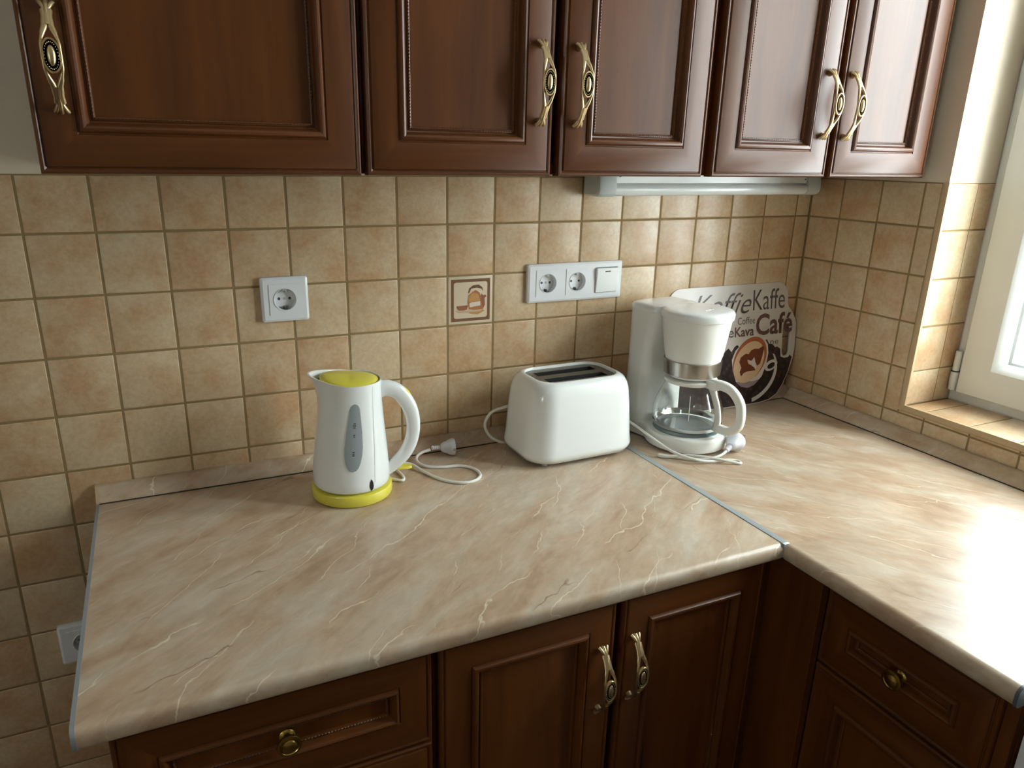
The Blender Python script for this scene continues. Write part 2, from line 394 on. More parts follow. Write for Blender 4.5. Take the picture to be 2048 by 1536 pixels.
dp([(395, 430), (410, 380), (450, 350), (510, 345), (550, 375), (560, 420), (540, 390), (490, 378), (430, 385), (408, 430)], 'shade', .0003)
dp([(400, 455), (440, 420), (480, 400), (520, 430), (535, 470), (560, 520), (575, 570), (560, 605), (470, 610), (405, 600), (390, 520)], 'copper', .0004)
dp([(405, 470), (450, 430), (500, 440), (520, 480), (525, 515), (400, 520)], 'ochre', .0005)
dp([(540, 440), (560, 460), (585, 455), (595, 475), (575, 490), (580, 560), (560, 600), (545, 540), (530, 470)], 'rust', .00055)
dp([(410, 540), (430, 528), (528, 520), (530, 565), (470, 572), (415, 580)], 'pale', .0006)
dp([(272, 560), (395, 555), (385, 600), (345, 608), (295, 605)], 'rust', .0006)
dp([(250, 600), (300, 612), (400, 610), (560, 605), (540, 625), (400, 632), (290, 632)], 'tan', .00045)
dp([(385, 625), (560, 610), (575, 625), (500, 660), (430, 650)], 'ochre', .00035)
finish('printed_coffee_pot', bm, PM, dt, smooth=False)

# ------------------------------------------------------------------ windows
w1 = bpy.data.objects.new('window_1', None); C.objects.link(w1); w1.location = (0.18, (WY0 + WY1) / 2, WZ0)
tag(w1, 'white plastic framed kitchen window in the tiled reveal', kind='structure')
def pframe(bm, y0, y1, z0, z1, prof, flip=1):
    """mitred picture-frame; prof: (inset, x)"""
    rings = []
    cor = ((y0, z0, 1, 1), (y1, z0, -1, 1), (y1, z1, -1, -1), (y0, z1, 1, -1))
    vr = [[bm.verts.new((x, cy + sy * i, cz + sz * i)) for i, x in prof] for cy, cz, sy, sz in cor]
    for k in range(4):
        a, b = vr[k], vr[(k + 1) % 4]
        for j in range(len(prof) - 1): bm.faces.new((a[j], a[j + 1], b[j + 1], b[j]))
def wobj(name, bm, m):
    o = finish(name, bm, m, w1, ang=25); o.location = -w1.location; return o
bm = BM(); pframe(bm, WY1, WY0, WZ0, WZ1, [(0, .215), (0, .145), (.004, .143), (.026, .143), (.028, .146), (.050, .146), (.050, .215)]); wobj('window_frame', bm, M_pvc)
mid = (WY0 + WY1) / 2
bm = BM(); box(bm, .146, .215, mid - .03, mid + .03, WZ0 + .05, WZ1 - .05, .003); wobj('mullion', bm, M_pvc)
for k, (a, b) in enumerate(((mid + .008, WY0 - .022), (WY1 + .022, mid - .008))):
    bm = BM()
    pframe(bm, a, b, WZ0 + .022, WZ1 - .022, [(0, .150), (0, .131), (.004, .127), (.066, .127), (.072, .131), (.084, .150), (.088, .160), (.088, .205)])
    sash = wobj('sash', bm, M_pvc)
    bm = BM(); pframe(bm, a, b, WZ0 + .022, WZ1 - .022, [(.0835, .1495), (.0885, .1545), (.0885, .162)])
    s2 = finish('rubber_seal', bm, M_seal, sash)
    bm = BM(); box(bm, .172, .178, a + .082, b - .082, WZ0 + .104, WZ1 - .104); finish('pane', bm, M_glass, sash)
for z in (WZ0 + .024, WZ1 - .10):
    bm = BM(); lathe(bm, [(.0045, 0), (.0072, .002), (.0075, .012), (.0085, .016), (.0085, .040), (.0075, .043), (.003, .0435)], .1335, WY0 - .0105, 20); h = wobj('hinge_cap', bm, M_pvc); h.location = h.location + Vector((0, 0, z))
    bm = BM(); lathe(bm, [(.0086, .0432), (.0086, .0455)], .1335, WY0 - .0105, 20); lathe(bm, [(.0070, .0455), (.0070, .09)], .1335, WY0 - .0105, 20, mi=1); finish('hinge_pin', bm, [M_black, M_pvc], h)
# unseen, guessed window added in the left wall behind the camera for fill light
w2 = bpy.data.objects.new('fill_window', None); C.objects.link(w2); w2.location = (RX0 - .1, (ay0 + ay1) / 2, az0); tag(w2, 'white framed window out of view in the opposite wall, added for fill light', kind='structure')
bm = BM()
for (y0, y1, z0, z1) in ((ay0, ay1, az0, az0 + .07), (ay0, ay1, az1 - .07, az1), (ay0, ay0 + .07, az0 + .07, az1 - .07), (ay1 - .07, ay1, az0 + .07, az1 - .07)): box(bm, RX0 - .14, RX0 - .08, y0, y1, z0, z1, .004)
o = finish('window_frame', bm, M_pvc, w2); o.location = -w2.location
bm = BM(); box(bm, RX0 - .113, RX0 - .108, ay0 + .07, ay1 - .07, az0 + .07, az1 - .07); o2 = finish('pane', bm, M_glass, w2); o2.location = -w2.location

# ------------------------------------------------------------------ brass pulls
def pull_mesh():
    bm = BM(); L = .117; H = .027; t0 = .0022
    def arch(s): return -(0.0035 + H * (math.cos(PI * s) ** 0.8 if abs(s) < .5 else 0))   # s in -.5..+.5
    def wid(s):                    # half width of the outline
        a = abs(s) * 2
        pts = ((0, .0112), (.2, .0110), (.4, .0090), (.58, .0062), (.72, .0054), (.84, .0062), (1.0, .0086))
        for (a0, w0), (a1, w1_) in zip(pts, pts[1:]):
            if a <= a1: t = (a - a0) / (a1 - a0); t = t * t * (3 - 2 * t); return w0 + (w1_ - w0) * t
        return .0082
    for sg in (-1, 1):             # the two rails of the open middle
        pts = []; ra = []
        for i in range(33):
            s = -.42 + .84 * i / 32; wi = .0070 * min(1, max(0, (.265 - abs(s)) / .125)); wo = wid(s)
            pts.append(Vector((sg * (wo + wi) / 2, arch(s), s * L))); ra.append((wo - wi) / 2 + (.0004 if wi == 0 else 0))
        sweep(bm, pts, ra, t0, up=(0, -1, 0), seg=10)
    for e in (-1, 1):              # solid neck and the fluted foot
        pts = [Vector((0, arch(e * s), e * s * L)) for s in [.275 + .011 * i for i in range(15)]]
        sweep(bm, pts, [wid(.275 + .011 * i) - .0008 for i in range(15)], .0025, up=(0, -1, 0), seg=12)
        for f in (-1, 0, 1):
            pts = [Vector((f * .0060 * (k / 8) ** 1.3 * 1.05, arch(e * (.38 + .12 * k / 8)) - (.0010 if f == 0 else 0) + (.0 if k < 7 else .0005), e * (.38 + .125 * k / 8 - (.006 * abs(f) if k == 8 else 0)) * L)) for k in range(9)]
            sweep(bm, pts, [.0016, .0022, .0027, .0030], [.0018, .0026, .0034], up=(0, -1, 0), seg=10)
        sweep(bm, [Vector((0, arch(e * .47) + .001, e * .462 * L)), Vector((0, .0004, e * .455 * L))], [.0042, .0052], [.0045, .0050], up=(1, 0, 0), seg=14)
    y = arch(0)
    def ell(rx, rz, yy, n=28): return [(rx * math.cos(2 * PI * i / n), yy, rz * math.sin(2 * PI * i / n)) for i in range(n)]
    loft(bm, [ell(.0100, .0185, y + .002), ell(.0104, .0192, y - .0012), ell(.0098, .0184, y - .0026), ell(.0086, .0168, y - .0026), ell(.0083, .0164, y - .0014)], cap1=False)
    loft(bm, [ell(.0084, .0165, y - .0013), ell(.0030, .0080, y - .0013)], mi=1)
    for i in range(26):
        a = 2 * PI * i / 26; ellipsoid(bm, (.0070 * math.cos(a), y - .0015, .0143 * math.sin(a)), .00060, .0009, .0009, 0, 6, 4)
    ellipsoid(bm, (0, y - .0016, 0), .0045, .0034, .0112, 0, 16, 10)
    me = bpy.data.meshes.new('handle'); bmesh.ops.recalc_face_normals(bm, faces=bm.faces); bm.to_mesh(me); bm.free()
    me.materials.append(M_brass); me.materials.append(M_brassd)
    me.polygons.foreach_set('use_smooth', [True] * len(me.polygons)); me.set_sharp_from_angle(angle=math.radians(45)); return me
PULL = pull_mesh()
def add_pull(door, x, y, z, sc=1.0):
    o = bpy.data.objects.new('handle', PULL); C.objects.link(o); o.parent = door; o.location = (x, y, z); o.scale = (sc, sc, sc)
    tag(o, 'antique brass bow handle with a beaded oval'); return o
def knob_mesh():
    bm = BM()
    lathe(bm, [(.0095, 0), (.0100, .0015), (.0085, .003), (.0060, .0045), (.0052, .009), (.0060, .013), (.0110, .0150), (.0148, .0165), (.0155, .0185), (.0148, .0205), (.0118, .0212), (.0105, .0198), (.0095, .0200), (.0085, .0222), (.0050, .0238), (.0012, .0242)], seg=32)
    bmesh.ops.rotate(bm, verts=bm.verts, cent=(0, 0, 0), matrix=Matrix.Rotation(PI / 2, 3, 'X'))
    me = bpy.data.meshes.new('knob'); bmesh.ops.recalc_face_normals(bm, faces=bm.faces); bm.to_mesh(me); bm.free(); me.materials.append(M_brassk)
    me.polygons.foreach_set('use_smooth', [True] * len(me.polygons)); me.set_sharp_from_angle(angle=math.radians(40)); return me
KNOB = knob_mesh()

# ------------------------------------------------------------------ framed fronts (doors and drawers)
PROF = [(0, -.020), (0, -.0052), (.0008, -.0026), (.0025, -.0010), (.0045, -.0010), (.0060, -.0022), (.0072, -.0030), (.0080, -.0028), (.0088, -.0006), (.0105, 0), (.0450, 0), (.0460, -.0014), (.0472, -.0014), (.0480, .0010), (.0500, .0036), (.0525, .0044), (.0550, .0034), (.0568, .0006), (.0575, -.0040), (.0590, -.0066), (.0612, -.0072), (.0622, -.0056), (.0640, -.0050), (.0656, -.0058), (.0664, -.0086), (.0672, -.0110)]
def front(parent, name, x0, x1, z0, z1, yf, handle=None, label=None, k=1.0):
    """framed front, its face at local y=yf, outward is -y"""
    w, h = x1 - x0, z1 - z0
    prof = [(i if i <= .045 else .045 + (i - .045) * k, o) for i, o in PROF]
    cor = ((0, 0, 1, 1), (w, 0, -1, 1), (w, h, -1, -1), (0, h, 1, -1)); bm = BM()
    for s in range(4):
        a = cor[s]; b = cor[(s + 1) % 4]
        va = [bm.verts.new((a[0] + a[2] * i, -o, a[1] + a[3] * i)) for i, o in prof]; vb = [bm.verts.new((b[0] + b[2] * i, -o, b[1] + b[3] * i)) for i, o in prof]
        for j in range(len(prof) - 1): bm.faces.new((va[j], va[j + 1], vb[j + 1], vb[j])).material_index = 0 if s % 2 else 1
    f = bm.faces.new([bm.verts.new(p) for p in ((0, .020, 0), (w, .020, 0), (w, .020, h), (0, .020, h))])
    bmesh.ops.remove_doubles(bm, verts=bm.verts, dist=1e-6)
    d = finish(name, bm, [M_woodv, M_woodh], parent, ang=28, loc=(x0, yf, z0))
    # rope bead running along the inside of the moulding
    i0 = prof[-4][0]
    rb = BM(); step = .0042
    def rope(p0, p1):
        L = (Vector(p1) - Vector(p0)).length; n = int(L / step); dv = (Vector(p1) - Vector(p0)).normalized()
        for q_ in range(n):
            c = Vector(p0) + dv * (q_ + .5) * L / n; sx, sz = (.0017, .0011) if abs(dv.x) > .5 else (.0011, .0017)
            vs = [rb.verts.new(c + Vector(o)) for o in ((-sx, 0, -sz * .5), (0, 0, -sz), (sx, 0, sz * .5 - .0002), (0, 0, sz), (0, -.0013, 0))]
            for t in ((0, 1, 4), (1, 2, 4), (2, 3, 4), (3, 0, 4)): rb.faces.new([vs[u] for u in t])
    hh = min(h - i0, 0.42)
    rope((i0, .0049, i0), (w - i0, .0049, i0)); rope((i0, .0049, i0), (i0, .0049, hh)); rope((w - i0, .0049, i0), (w - i0, .0049, hh))
    if name == 'drawer': rope((i0, .0049, h - i0), (w - i0, .0049, h - i0))
    tag(finish('rope_moulding', rb, M_woodh, d, smooth=False), kind='stuff')
    i1 = prof[-1][0] - .001
    bm = BM(); box(bm, i1, w - i1, .0085, .016, i1, h - i1); finish('panel', bm, M_woodv, d)
    if handle: add_pull(d, handle[0] - x0, 0, handle[1] - z0, handle[2] if len(handle) > 2 else 1.0)
    return d
def carcass(t, x0, x1, y0, y1, z0, z1, cx):
    bm = BM(); th = .016
    box(bm, x0, x0 + th, y0, y1, z0, z1); box(bm, x1 - th, x1, y0, y1, z0, z1)
    box(bm, x0 + th, x1 - th, y0, y1, z0, z0 + th); box(bm, x0 + th, x1 - th, y0, y1, z1 - th, z1)
    box(bm, x0 + th, x1 - th, y1 - .006, y1, z0 + th, z1 - th)
    box(bm, x0 + th, x1 - th, y0 + .003, y1 - .006, (z0 + z1) / 2 - .008, (z0 + z1) / 2 + .008)
    return finish('body', bm, M_woodv, t, smooth=False)
ZU0, ZU1 = 1.424, 2.144
def upper(x0, x1, doors, label):
    t = empty('wall_cabinet', ((x0 + x1) / 2, 0, ZU0), label, 'cabinet', group=None)
    ox = (x0 + x1) / 2
    carcass(t, x0 - ox, x1 - ox, -.279, -.001, 0.002, ZU1 - ZU0, 0)
    for (a, b, hx, hz) in doors:
        front(t, 'door', a - ox, b - ox, 0, ZU1 - ZU0, -.300, (hx - ox, hz - ZU0, .98))
    return t
upper(-1.574, -1.181, [(-1.574, -1.186, -1.541, 1.551)], 'dark cherry single door wall cabinet, leftmost of the wall cabinets, handle at left')
upper(-1.180, -.583, [(-1.177, -.8865, -.911, 1.556), (-.8725, -.590, -.846, 1.556)], 'dark cherry double door wall cabinet in the middle, above the triple socket plate')
upper(-.582, -.018, [(-.5705, -.3005, -.3255, 1.550), (-.2890, -.0250, -.2690, 1.549)], 'dark cherry double door wall cabinet beside the window, with pale sheen')

# base cabinets
ZB0, ZB1 = 0.10, 0.8405
def base_body(t, x0, x1, side_plinth=True):
    carcass(t, x0, x1, -.560, -.02, ZB0, ZB1 - .001, 0)
    bm = BM(); box(bm, x0, x1, -.510, -.49, 0.0, ZB0 - .001, .001); finish('plinth', bm, M_woodh, t)
t = empty('base_cabinet', (-1.382, 0, 0), 'dark cherry drawer unit under the left end of the worktop', 'cabinet')
base_body(t, -.191, .195)
for k, (z0, z1) in enumerate(((.6865, .8355), (.500, .6835), (.312, .4965), (.112, .3085))):
    d = front(t, 'drawer', -.191, .191, z0, z1, -.580, k=.85)
    o = bpy.data.objects.new('knob', KNOB); C.objects.link(o); o.parent = d; o.location = (.191, .008 - .001, (z1 - z0) / 2)
    tag(o, 'round brass knob')
t = empty('base_cabinet', (-.889, 0, 0), 'dark cherry double door base cabinet between the drawers and the corner', 'cabinet')
base_body(t, -.297, .283)
front(t, 'door', -.291, -.0105, .112, .8355, -.580, (-.0345, .703))
front(t, 'door', .0025, .277, .112, .8355, -.580, (.0225, .709))
t = empty('corner_filler', (-.59, -.59, 0), 'dark cherry corner filler between the two runs of base cabinets', 'filler')
bm = BM(); box(bm, -.0155, .0, .020, .036, ZB0, ZB1 - .002, .001); box(bm, .0, .016, -.084, .036, ZB0, ZB1 - .002, .001); finish('filler_panel', bm, M_woodv, t)
bm = BM(); box(bm, .035, .051, -.084, .2, .0, ZB0 - .001); box(bm, -.0155, .035, .09, .1, 0, ZB0 - .001); finish('plinth', bm, M_woodh, t)
# right run: local +x runs towards the viewer (world -Y), outward is world -X
t = empty('base_cabinet', (0, -.818, 0), 'dark cherry base cabinet with one drawer over a door, right of the corner', 'cabinet', rz=-PI / 2)
base_body(t, -.141, .141)
d = front(t, 'drawer', -.1415, .1235, .7005, .8355, -.580, k=.85)
o = bpy.data.objects.new('knob', KNOB); C.objects.link(o); o.parent = d; o.location = (.1325, .007, .063); tag(o, 'round brass knob')
front(t, 'door', -.1415, .1235, .112, .6965, -.580, (.098, .58))
bm = BM(); box(bm, .1245, .1405, -.574, -.560, ZB0, ZB1 - .002, .001); finish('filler_panel', bm, M_woodv, t)

# ------------------------------------------------------------------ worktops
def worktop_profile(d0, d1, z0, z1, r=.011, n=6):
    """y from 0 (back) to -d1 (front): rounded front edge"""
    p = [(d0, z0), (d0, z1)]
    for i in range(n + 1):
        a = PI / 2 - i / n * PI / 2; p.append((-(d1 - r) - r * math.cos(a), z1 - r + r * math.sin(a)))
    p += [(-d1, z0 + .006), (-(d1 - .003), z0 + .001), (-(d1 - .006), z0)]
    return p
ZW0 = .8425
wt_left = t = empty('worktop', (-1.1, -.3, ZW0), 'beige marble-effect laminate worktop along the back wall', 'worktop')
bm = BM(); poly_extrude_x(bm, worktop_profile(-.001, .600, ZW0, TOP), -1.5990, -.6015); finish('slab', bm, M_marble_l, t, loc=(1.1, .3, -ZW0))
bm = BM(); poly_extrude_x(bm, worktop_profile(-.001, .6008, ZW0 - .0003, TOP + .0006), -1.6035, -1.5985); 
finish('edge_strip', bm, M_edge, t, loc=(1.1, .3, -ZW0))
t = empty('worktop', (-.3, -.48, ZW0), 'beige marble-effect laminate worktop under the window', 'worktop')
bm = BM()
pr_ = worktop_profile(-.001, .600, ZW0, TOP)
def swap(poly, y0, y1): loft(bm, [[(yy, y0, z) for yy, z in poly], [(yy, y1, z) for yy, z in poly]])
box(bm, -.5885, -.001, -.6005, -.001, ZW0, TOP); swap(pr_, -.6005, -.9600)
finish('slab', bm, M_marble_r, t, loc=(.3, .48, -ZW0))
bm = BM(); loft(bm, [[(yy, y, z) for yy, z in worktop_profile(-.001, .6015, ZW0 - .0003, TOP + .0006)] for y in (-.9600, -.9645)]); finish('edge_strip', bm, M_dkedge, t, loc=(.3, .48, -ZW0))
bm = BM(); box(bm, -.6010, -.5890, -.5975, -.0285, ZW0 + .002, TOP + .0012, .0006); box(bm, -.6012, -.5890, -.6003, -.5975, ZW0 + .004, TOP + .0010, .0006)
tag(finish('joint_strip', bm, M_alu, wt_left, loc=(1.1, .3, -ZW0)), 'grey metal joining strip')
# wall upstands
up = [(-.0005, TOP + .0004), (-.0005, .8965), (-.0075, .8965), (-.0105, .8950), (-.0275, .8745), (-.0285, .8722), (-.0285, TOP + .0004)]
t = empty('upstand', (-1.1, 0, TOP), 'beige marble-effect upstand along the foot of the back wall', 'upstand')
bm = BM(); poly_extrude_x(bm, up, -1.5985, -.0005); finish('upstand_strip', bm, M_marble_l, t, loc=(1.1, 0, -TOP))
bm = BM(); poly_extrude_x(bm, [(y * 1.04 - .0002, z + (.0006 if z > .88 else 0)) for y, z in up], -1.6035, -1.5985); finish('end_cap', bm, M_bead, t, loc=(1.1, 0, -TOP))
bm = BM(); box(bm, -1.5985, -.029, -.0302, -.0286, TOP + .0002, TOP + .0017); finish('foot_strip', bm, M_dkstrip, t, loc=(1.1, 0, -TOP))  # thin dark line along the foot of the upstand
t = empty('upstand', (0, -.5, TOP), 'beige marble-effect upstand below the window', 'upstand')
bm = BM(); loft(bm, [[(yy, y, z) for yy, z in up] for y in (-.0290, -.9620)]); finish('upstand_strip', bm, M_marble_r, t, loc=(0, .5, -TOP))
bm = BM(); box(bm, -.0302, -.0286, -.9620, -.0305, TOP + .0002, TOP + .0017); finish('foot_strip', bm, M_dkstrip, t, loc=(0, .5, -TOP))

# ------------------------------------------------------------------ cooker at the right edge
t = empty('cooker', (-.29, -1.218, 0), 'white freestanding cooker at the end of the window worktop', 'cooker', rz=-PI / 2)
bm = BM(); box(bm, -.249, .249, -.265, .27, .03, .835, .003); finish('body', bm, M_white, t)
bm = BM(); box(bm, -.249, .249, -.289, -.2655, .735, .826, .004, 2); pn = finish('control_panel', bm, M_white, t)
bm = BM(); box(bm, -.249, .249, -.287, -.2655, .20, .730, .005, 2); dr = finish('oven_door', bm, M_white, t)
bm = BM(); sweep(bm, catmull([(-.19, -.292, .69), (-.18, -.320, .69), (0, -.324, .69), (.18, -.320, .69), (.19, -.292, .69)], 6), .008); finish('handle', bm, M_chrome, dr)
for k in range(5):
    bm = BM(); lathe(bm, [(.020, 0), (.020, .004), (.016, .006), (.014, .022), (.010, .024)], seg=24); bmesh.ops.rotate(bm, verts=bm.verts, cent=(0, 0, 0), matrix=Matrix.Rotation(PI / 2, 3, 'X'))
    finish('knob', bm, M_whitem, pn, loc=(-.16 + .08 * k, -.289, .78))
bm = BM(); box(bm, -.249, .249, -.285, .27, .836, .846, .003); hb = finish('hob', bm, M_white, t)
for (x, y, r) in ((-.12, -.13, .09), (.12, -.13, .0725), (-.12, .12, .0725), (.12, .12, .09)):
    bm = BM(); lathe(bm, [(r, .8462), (r, .856), (r - .004, .858), (.012, .858), (.010, .856)], x, y, 36); finish('burner', bm, M_black, hb)
for x in (-.2, .2):
    for y in (-.22, .22):
        bm = BM(); lathe(bm, [(.018, 0), (.018, .03)], x, y, 16); finish('foot', bm, M_black, t)

# ------------------------------------------------------------------ sockets
def disc_plate(bm, hx, hz, r, y0, y1, cx=0, holes=None, mi=0, n=32):
    """front plate at y=y1 (towards -y) with a round hole; outer rectangle"""
    sq = []
    for i in range(n):
        a = 2 * PI * i / n; c, s = math.cos(a), math.sin(a); k = min(hx / abs(c) if abs(c) > 1e-6 else 9, hz / abs(s) if abs(s) > 1e-6 else 9); sq.append((cx + c * k, s * k))
    a = [bm.verts.new((x, y1, z)) for x, z in sq]; b = [bm.verts.new((cx + r * math.cos(2 * PI * i / n), y1, r * math.sin(2 * PI * i / n))) for i in range(n)]
    for i in range(n): bm.faces.new((a[i], a[(i + 1) % n], b[(i + 1) % n], b[i])).material_index = mi
def socket_insert(parent, cx, pins=3):
    bm = BM()
    disc_plate(bm, .0275, .0275, .0205, 0, -.0108, cx)
    ro = rrect(.0275, .0275, .0002, 1, cx, 0)
    loft(bm, [[(x, -.0095, z) for x, z in ro], [(x, -.0108, z) for x, z in ro]], cap0=False, cap1=False)
    R = lambda r, y, n=32: [(cx + r * math.cos(2 * PI * i / n), y, r * math.sin(2 * PI * i / n)) for i in range(n)]
    loft(bm, [R(.0205, -.0108), R(.0202, -.0118), R(.0195, -.0118), R(.0190, -.0108), R(.0188, .0010), R(.0186, .0012)], cap0=False, cap1=True)
    ins = finish('socket_insert', bm, M_socket, parent, ang=30)
    bm = BM()
    for k in ((-1, 0, 1) if pins == 3 else (-1, 1)):
        loft(bm, [[(cx + k * .0095 + .0026 * math.cos(a * PI / 8), y, .0026 * math.sin(a * PI / 8)) for a in range(16)] for y in (-.0001, .0009)], mi=1 if (pins == 3 and k == 0) else 0)
    for k in (-1, 1):
        box(bm, cx - .0032, cx + .0032, -.0095, .0006, k * .0162 - .0028, k * .0162 + .0028, .0004, mi=2 if k > 0 else 0)
        box(bm, cx - .0012, cx + .0012, -.0102, .0002, k * .0142 - .0012, k * .0142 + .0012, mi=3)
    finish('contact', bm, [M_ink, M_seal, M_seal, M_steel], ins, smooth=False)
def plate(name, hx, hz, centre, label, cat, cells_, tilt=0.0):
    t = empty(name, centre, label, cat); t.rotation_euler = (0, tilt, 0)
    bm = BM()
    n = 4
    o0 = rrect(hx, hz, .004, n); o1 = rrect(hx - .0004, hz - .0004, .004, n); o2 = rrect(hx - .004, hz - .004, .003, n); o3 = rrect(hx - .0045, hz - .0045, .003, n)
    loft(bm, [[(x, 0, z) for x, z in o0], [(x, -.0055, z) for x, z in o0], [(x, -.0075, z) for x, z in o1], [(x, -.0096, z) for x, z in o2], [(x, -.0098, z) for x, z in o3]], cap1=False)
    # front face built as columns so that the module openings stay open
    xs = [-(hx - .0045)]
    for c in cells_: xs += [c - .0275, c + .0275]
    xs.append(hx - .0045); zi = hz - .0045
    for i in range(0, len(xs) - 1):
        x0, x1 = xs[i], xs[i + 1]
        rects = [(x0, x1, -zi, zi)] if i % 2 == 0 else [(x0, x1, -zi, -.0275), (x0, x1, .0275, zi)]
        for a, b, c, d in rects: bm.faces.new([bm.verts.new(p) for p in ((a, -.0098, c), (b, -.0098, c), (b, -.0098, d), (a, -.0098, d))])
    finish('cover_plate', bm, M_socket, t, ang=30); return t
t = plate('wall_socket', .0415, .0400, (-1.2585, -.0006, 1.2025), 'white single wall socket on the tiles, above the kettle', 'socket', [0], 0)
socket_insert(t, 0, 3)
t = plate('wall_socket', .1150, .0400, (-.6550, -.0006, 1.2020), 'white triple plate with two sockets and a rocker switch', 'socket', [-.0685, .0025, .0745], 0)
socket_insert(t, -.0685, 3); socket_insert(t, .0025, 2)
bm = BM(); cx = .0745
loft(bm, [[(x, y0 + (z + .0265) / .053 * dy, z) for x, z in rrect(.0268, .0265, .0015, 3, cx, 0)] for y0, dy in ((-.0080, 0), (-.0112, -.0042), )] + [[(x, -.0124 - (z + .0265) / .053 * .0042, z) for x, z in rrect(.0258, .0255, .0015, 3, cx, 0)]])
rk = finish('rocker_switch', bm, M_white, t, ang=30)
bm = BM(); box(bm, cx - .0068, cx + .0068, -.0172, -.0150, .0180, .0202, .0006); finish('indicator', bm, M_ink, rk)
t = plate('wall_socket', .0415, .0400, (-1.6595, -.0006, .5950), 'white wall socket low on the tiles, half hidden behind the worktop end', 'socket', [0], 0)
socket_insert(t, 0, 3)

# ------------------------------------------------------------------ under-cabinet lamp
t = empty('under_cabinet_lamp', (-.345, 0, 1.42), 'white fluorescent strip lamp under the wall cabinets', 'lamp')
def lampprof(e=0.0, tube=True):
    p = [(-.0035, .0035), (-.058 - e, .0035), (-.058 - e, -.0155)]
    if tube: p += [(-.0575 - e, -.0165), (-.060 - e, -.0185), (-.0635 - e, -.0235), (-.0645 - e, -.0290), (-.0630 - e, -.0340), (-.059 - e, -.0385), (-.052, -.0410), (-.035, -.0415), (-.0035, -.0415)]
    return p
xa, xb = -.646 + .345, -.042 + .345
bm = BM(); box(bm, xa + .040, xb - .044, -.058, -.0035, -.0160, .0035, .0008); hs = finish('housing', bm, M_lamp, t)
bm = BM(); poly_extrude_x(bm, [(y, z) for y, z in lampprof() if z < -.016] , xa + .040, xb - .044); finish('diffuser', bm, M_diff, t, ang=40)
for a, b, s in ((xa, xa + .040, 1), (xb - .044, xb, -1)):
    bm = BM(); pr = lampprof(.0008); L = []
    pr = [(-.0025, .0035), (-.0592, .0035), (-.0625, 0.0), (-.0650, -.0120), (-.0660, -.0290), (-.0640, -.0360), (-.0590, -.0405), (-.050, -.0425), (-.0025, -.0425)]
    cy, cz = -.03, -.02
    sc = lambda k: [(cy + (y - cy) * k, cz + (z - cz) * k) for y, z in pr]
    e0, e1 = (a, b) if s > 0 else (b, a)
    loft(bm, [[(e0, y, z) for y, z in sc(.80)], [(e0 + s * .003, y, z) for y, z in sc(.93)], [(e0 + s * .009, y, z) for y, z in pr], [(e1, y, z) for y, z in pr]])
    finish('end_cap', bm, M_cap, t, ang=30)
bm = BM(); box(bm, xa + .050, xa + .0535, -.0592, -.0575, -.004, .001); finish('screw', bm, M_ink, hs)
bm = BM(); box(bm, xb - .050, xb - .0475, -.0592, -.0575, -.009, -.006); finish('screw', bm, M_ink, hs)

# ------------------------------------------------------------------ kettle and its base
K = Vector((-1.186, -.144, TOP)); KR = math.radians(-13)
kb = empty('kettle_base', K, 'round yellow power base under the kettle, white cord lying behind it', 'base', rz=KR)
bm = BM(); lathe(bm, [(.0660, .0), (.0695, .0012), (.0712, .004), (.0714, .0185), (.0705, .0205), (.0660, .0212), (.020, .0212)], .001, 0, 56); finish('base_ring', bm, M_yellow, kb, ang=40)
Ki = Matrix.Rotation(-KR, 3, 'Z')
def kl(p): return Ki @ (Vector(p) - K)
def plug(parent, loc, direction, name='plug', roll=0.0, pins=True, s=1.0):
    d = Vector(direction).normalized(); zup = Vector((0, 0, 1)); y = zup.cross(d).normalized(); z = d.cross(y)
    Mx = Matrix((d, y, z)).transposed() @ Matrix.Rotation(roll, 3, 'X')
    bm = BM()
    # boot with ribs, waist, head; x is the plug axis, pins at +x
    prof = [(-.030, .0032, .0032), (-.028, .0048, .0048)]
    for k in range(4): prof += [(-.027 + k * .0042, .0050, .0046), (-.0258 + k * .0042, .0050, .0046), (-.0252 + k * .0042, .0038, .0036), (-.0238 + k * .0042, .0038, .0036)]
    prof += [(-.0100, .0065, .0075), (-.004, .0090, .0120), (.0020, .0105, .0135), (.0080, .0150, .0165), (.0120, .0180, .0180), (.0185, .0182, .0182), (.0195, .0172, .0172)]
    loft(bm, [[(x, ry * math.cos(2 * PI * i / 20), rz * math.sin(2 * PI * i / 20)) for i in range(20)] for x, ry, rz in prof])
    for sg in (-1, 1): box(bm, .0135, .0198, sg * .0165 - .003, sg * .0165 + .003, -.0025, .0025, .0004, mi=1)
    if pins:
        for sg in (-1, 1): loft(bm, [[(x, .0022 * math.cos(a * PI / 6), sg * .0095 + .0022 * math.sin(a * PI / 6)) for a in range(12)] for x in (.0195, .0365, .0375)], mi=1)
    bmesh.ops.scale(bm, vec=(s, s, s), verts=bm.verts)
    bmesh.ops.transform(bm, matrix=Mx.to_4x4(), verts=bm.verts)
    return finish(name, bm, [M_plugm, M_steel], parent, ang=40, loc=loc)
cordk = [(-1.108, -.128, .8745), (-1.090, -.140, .8730), (-1.083, -.128, .8730), (-1.084, -.100, .8732), (-1.088, -.085, .876), (-1.070, -.078, .879), (-1.052, -.086, .8770), (-1.040, -.118, .8735), (-1.020, -.165, .8730), (-.990, -.193, .8730), (-.962, -.192, .8730), (-.944, -.172, .8730), (-.945, -.140, .8730), (-.965, -.118, .8730), (-.995, -.112, .8730), (-1.022, -.100, .8732), (-1.036, -.080, .8750), (-1.034, -.060, .8790), (-1.020, -.050, .8830), (-1.000, -.0475, .8860)]
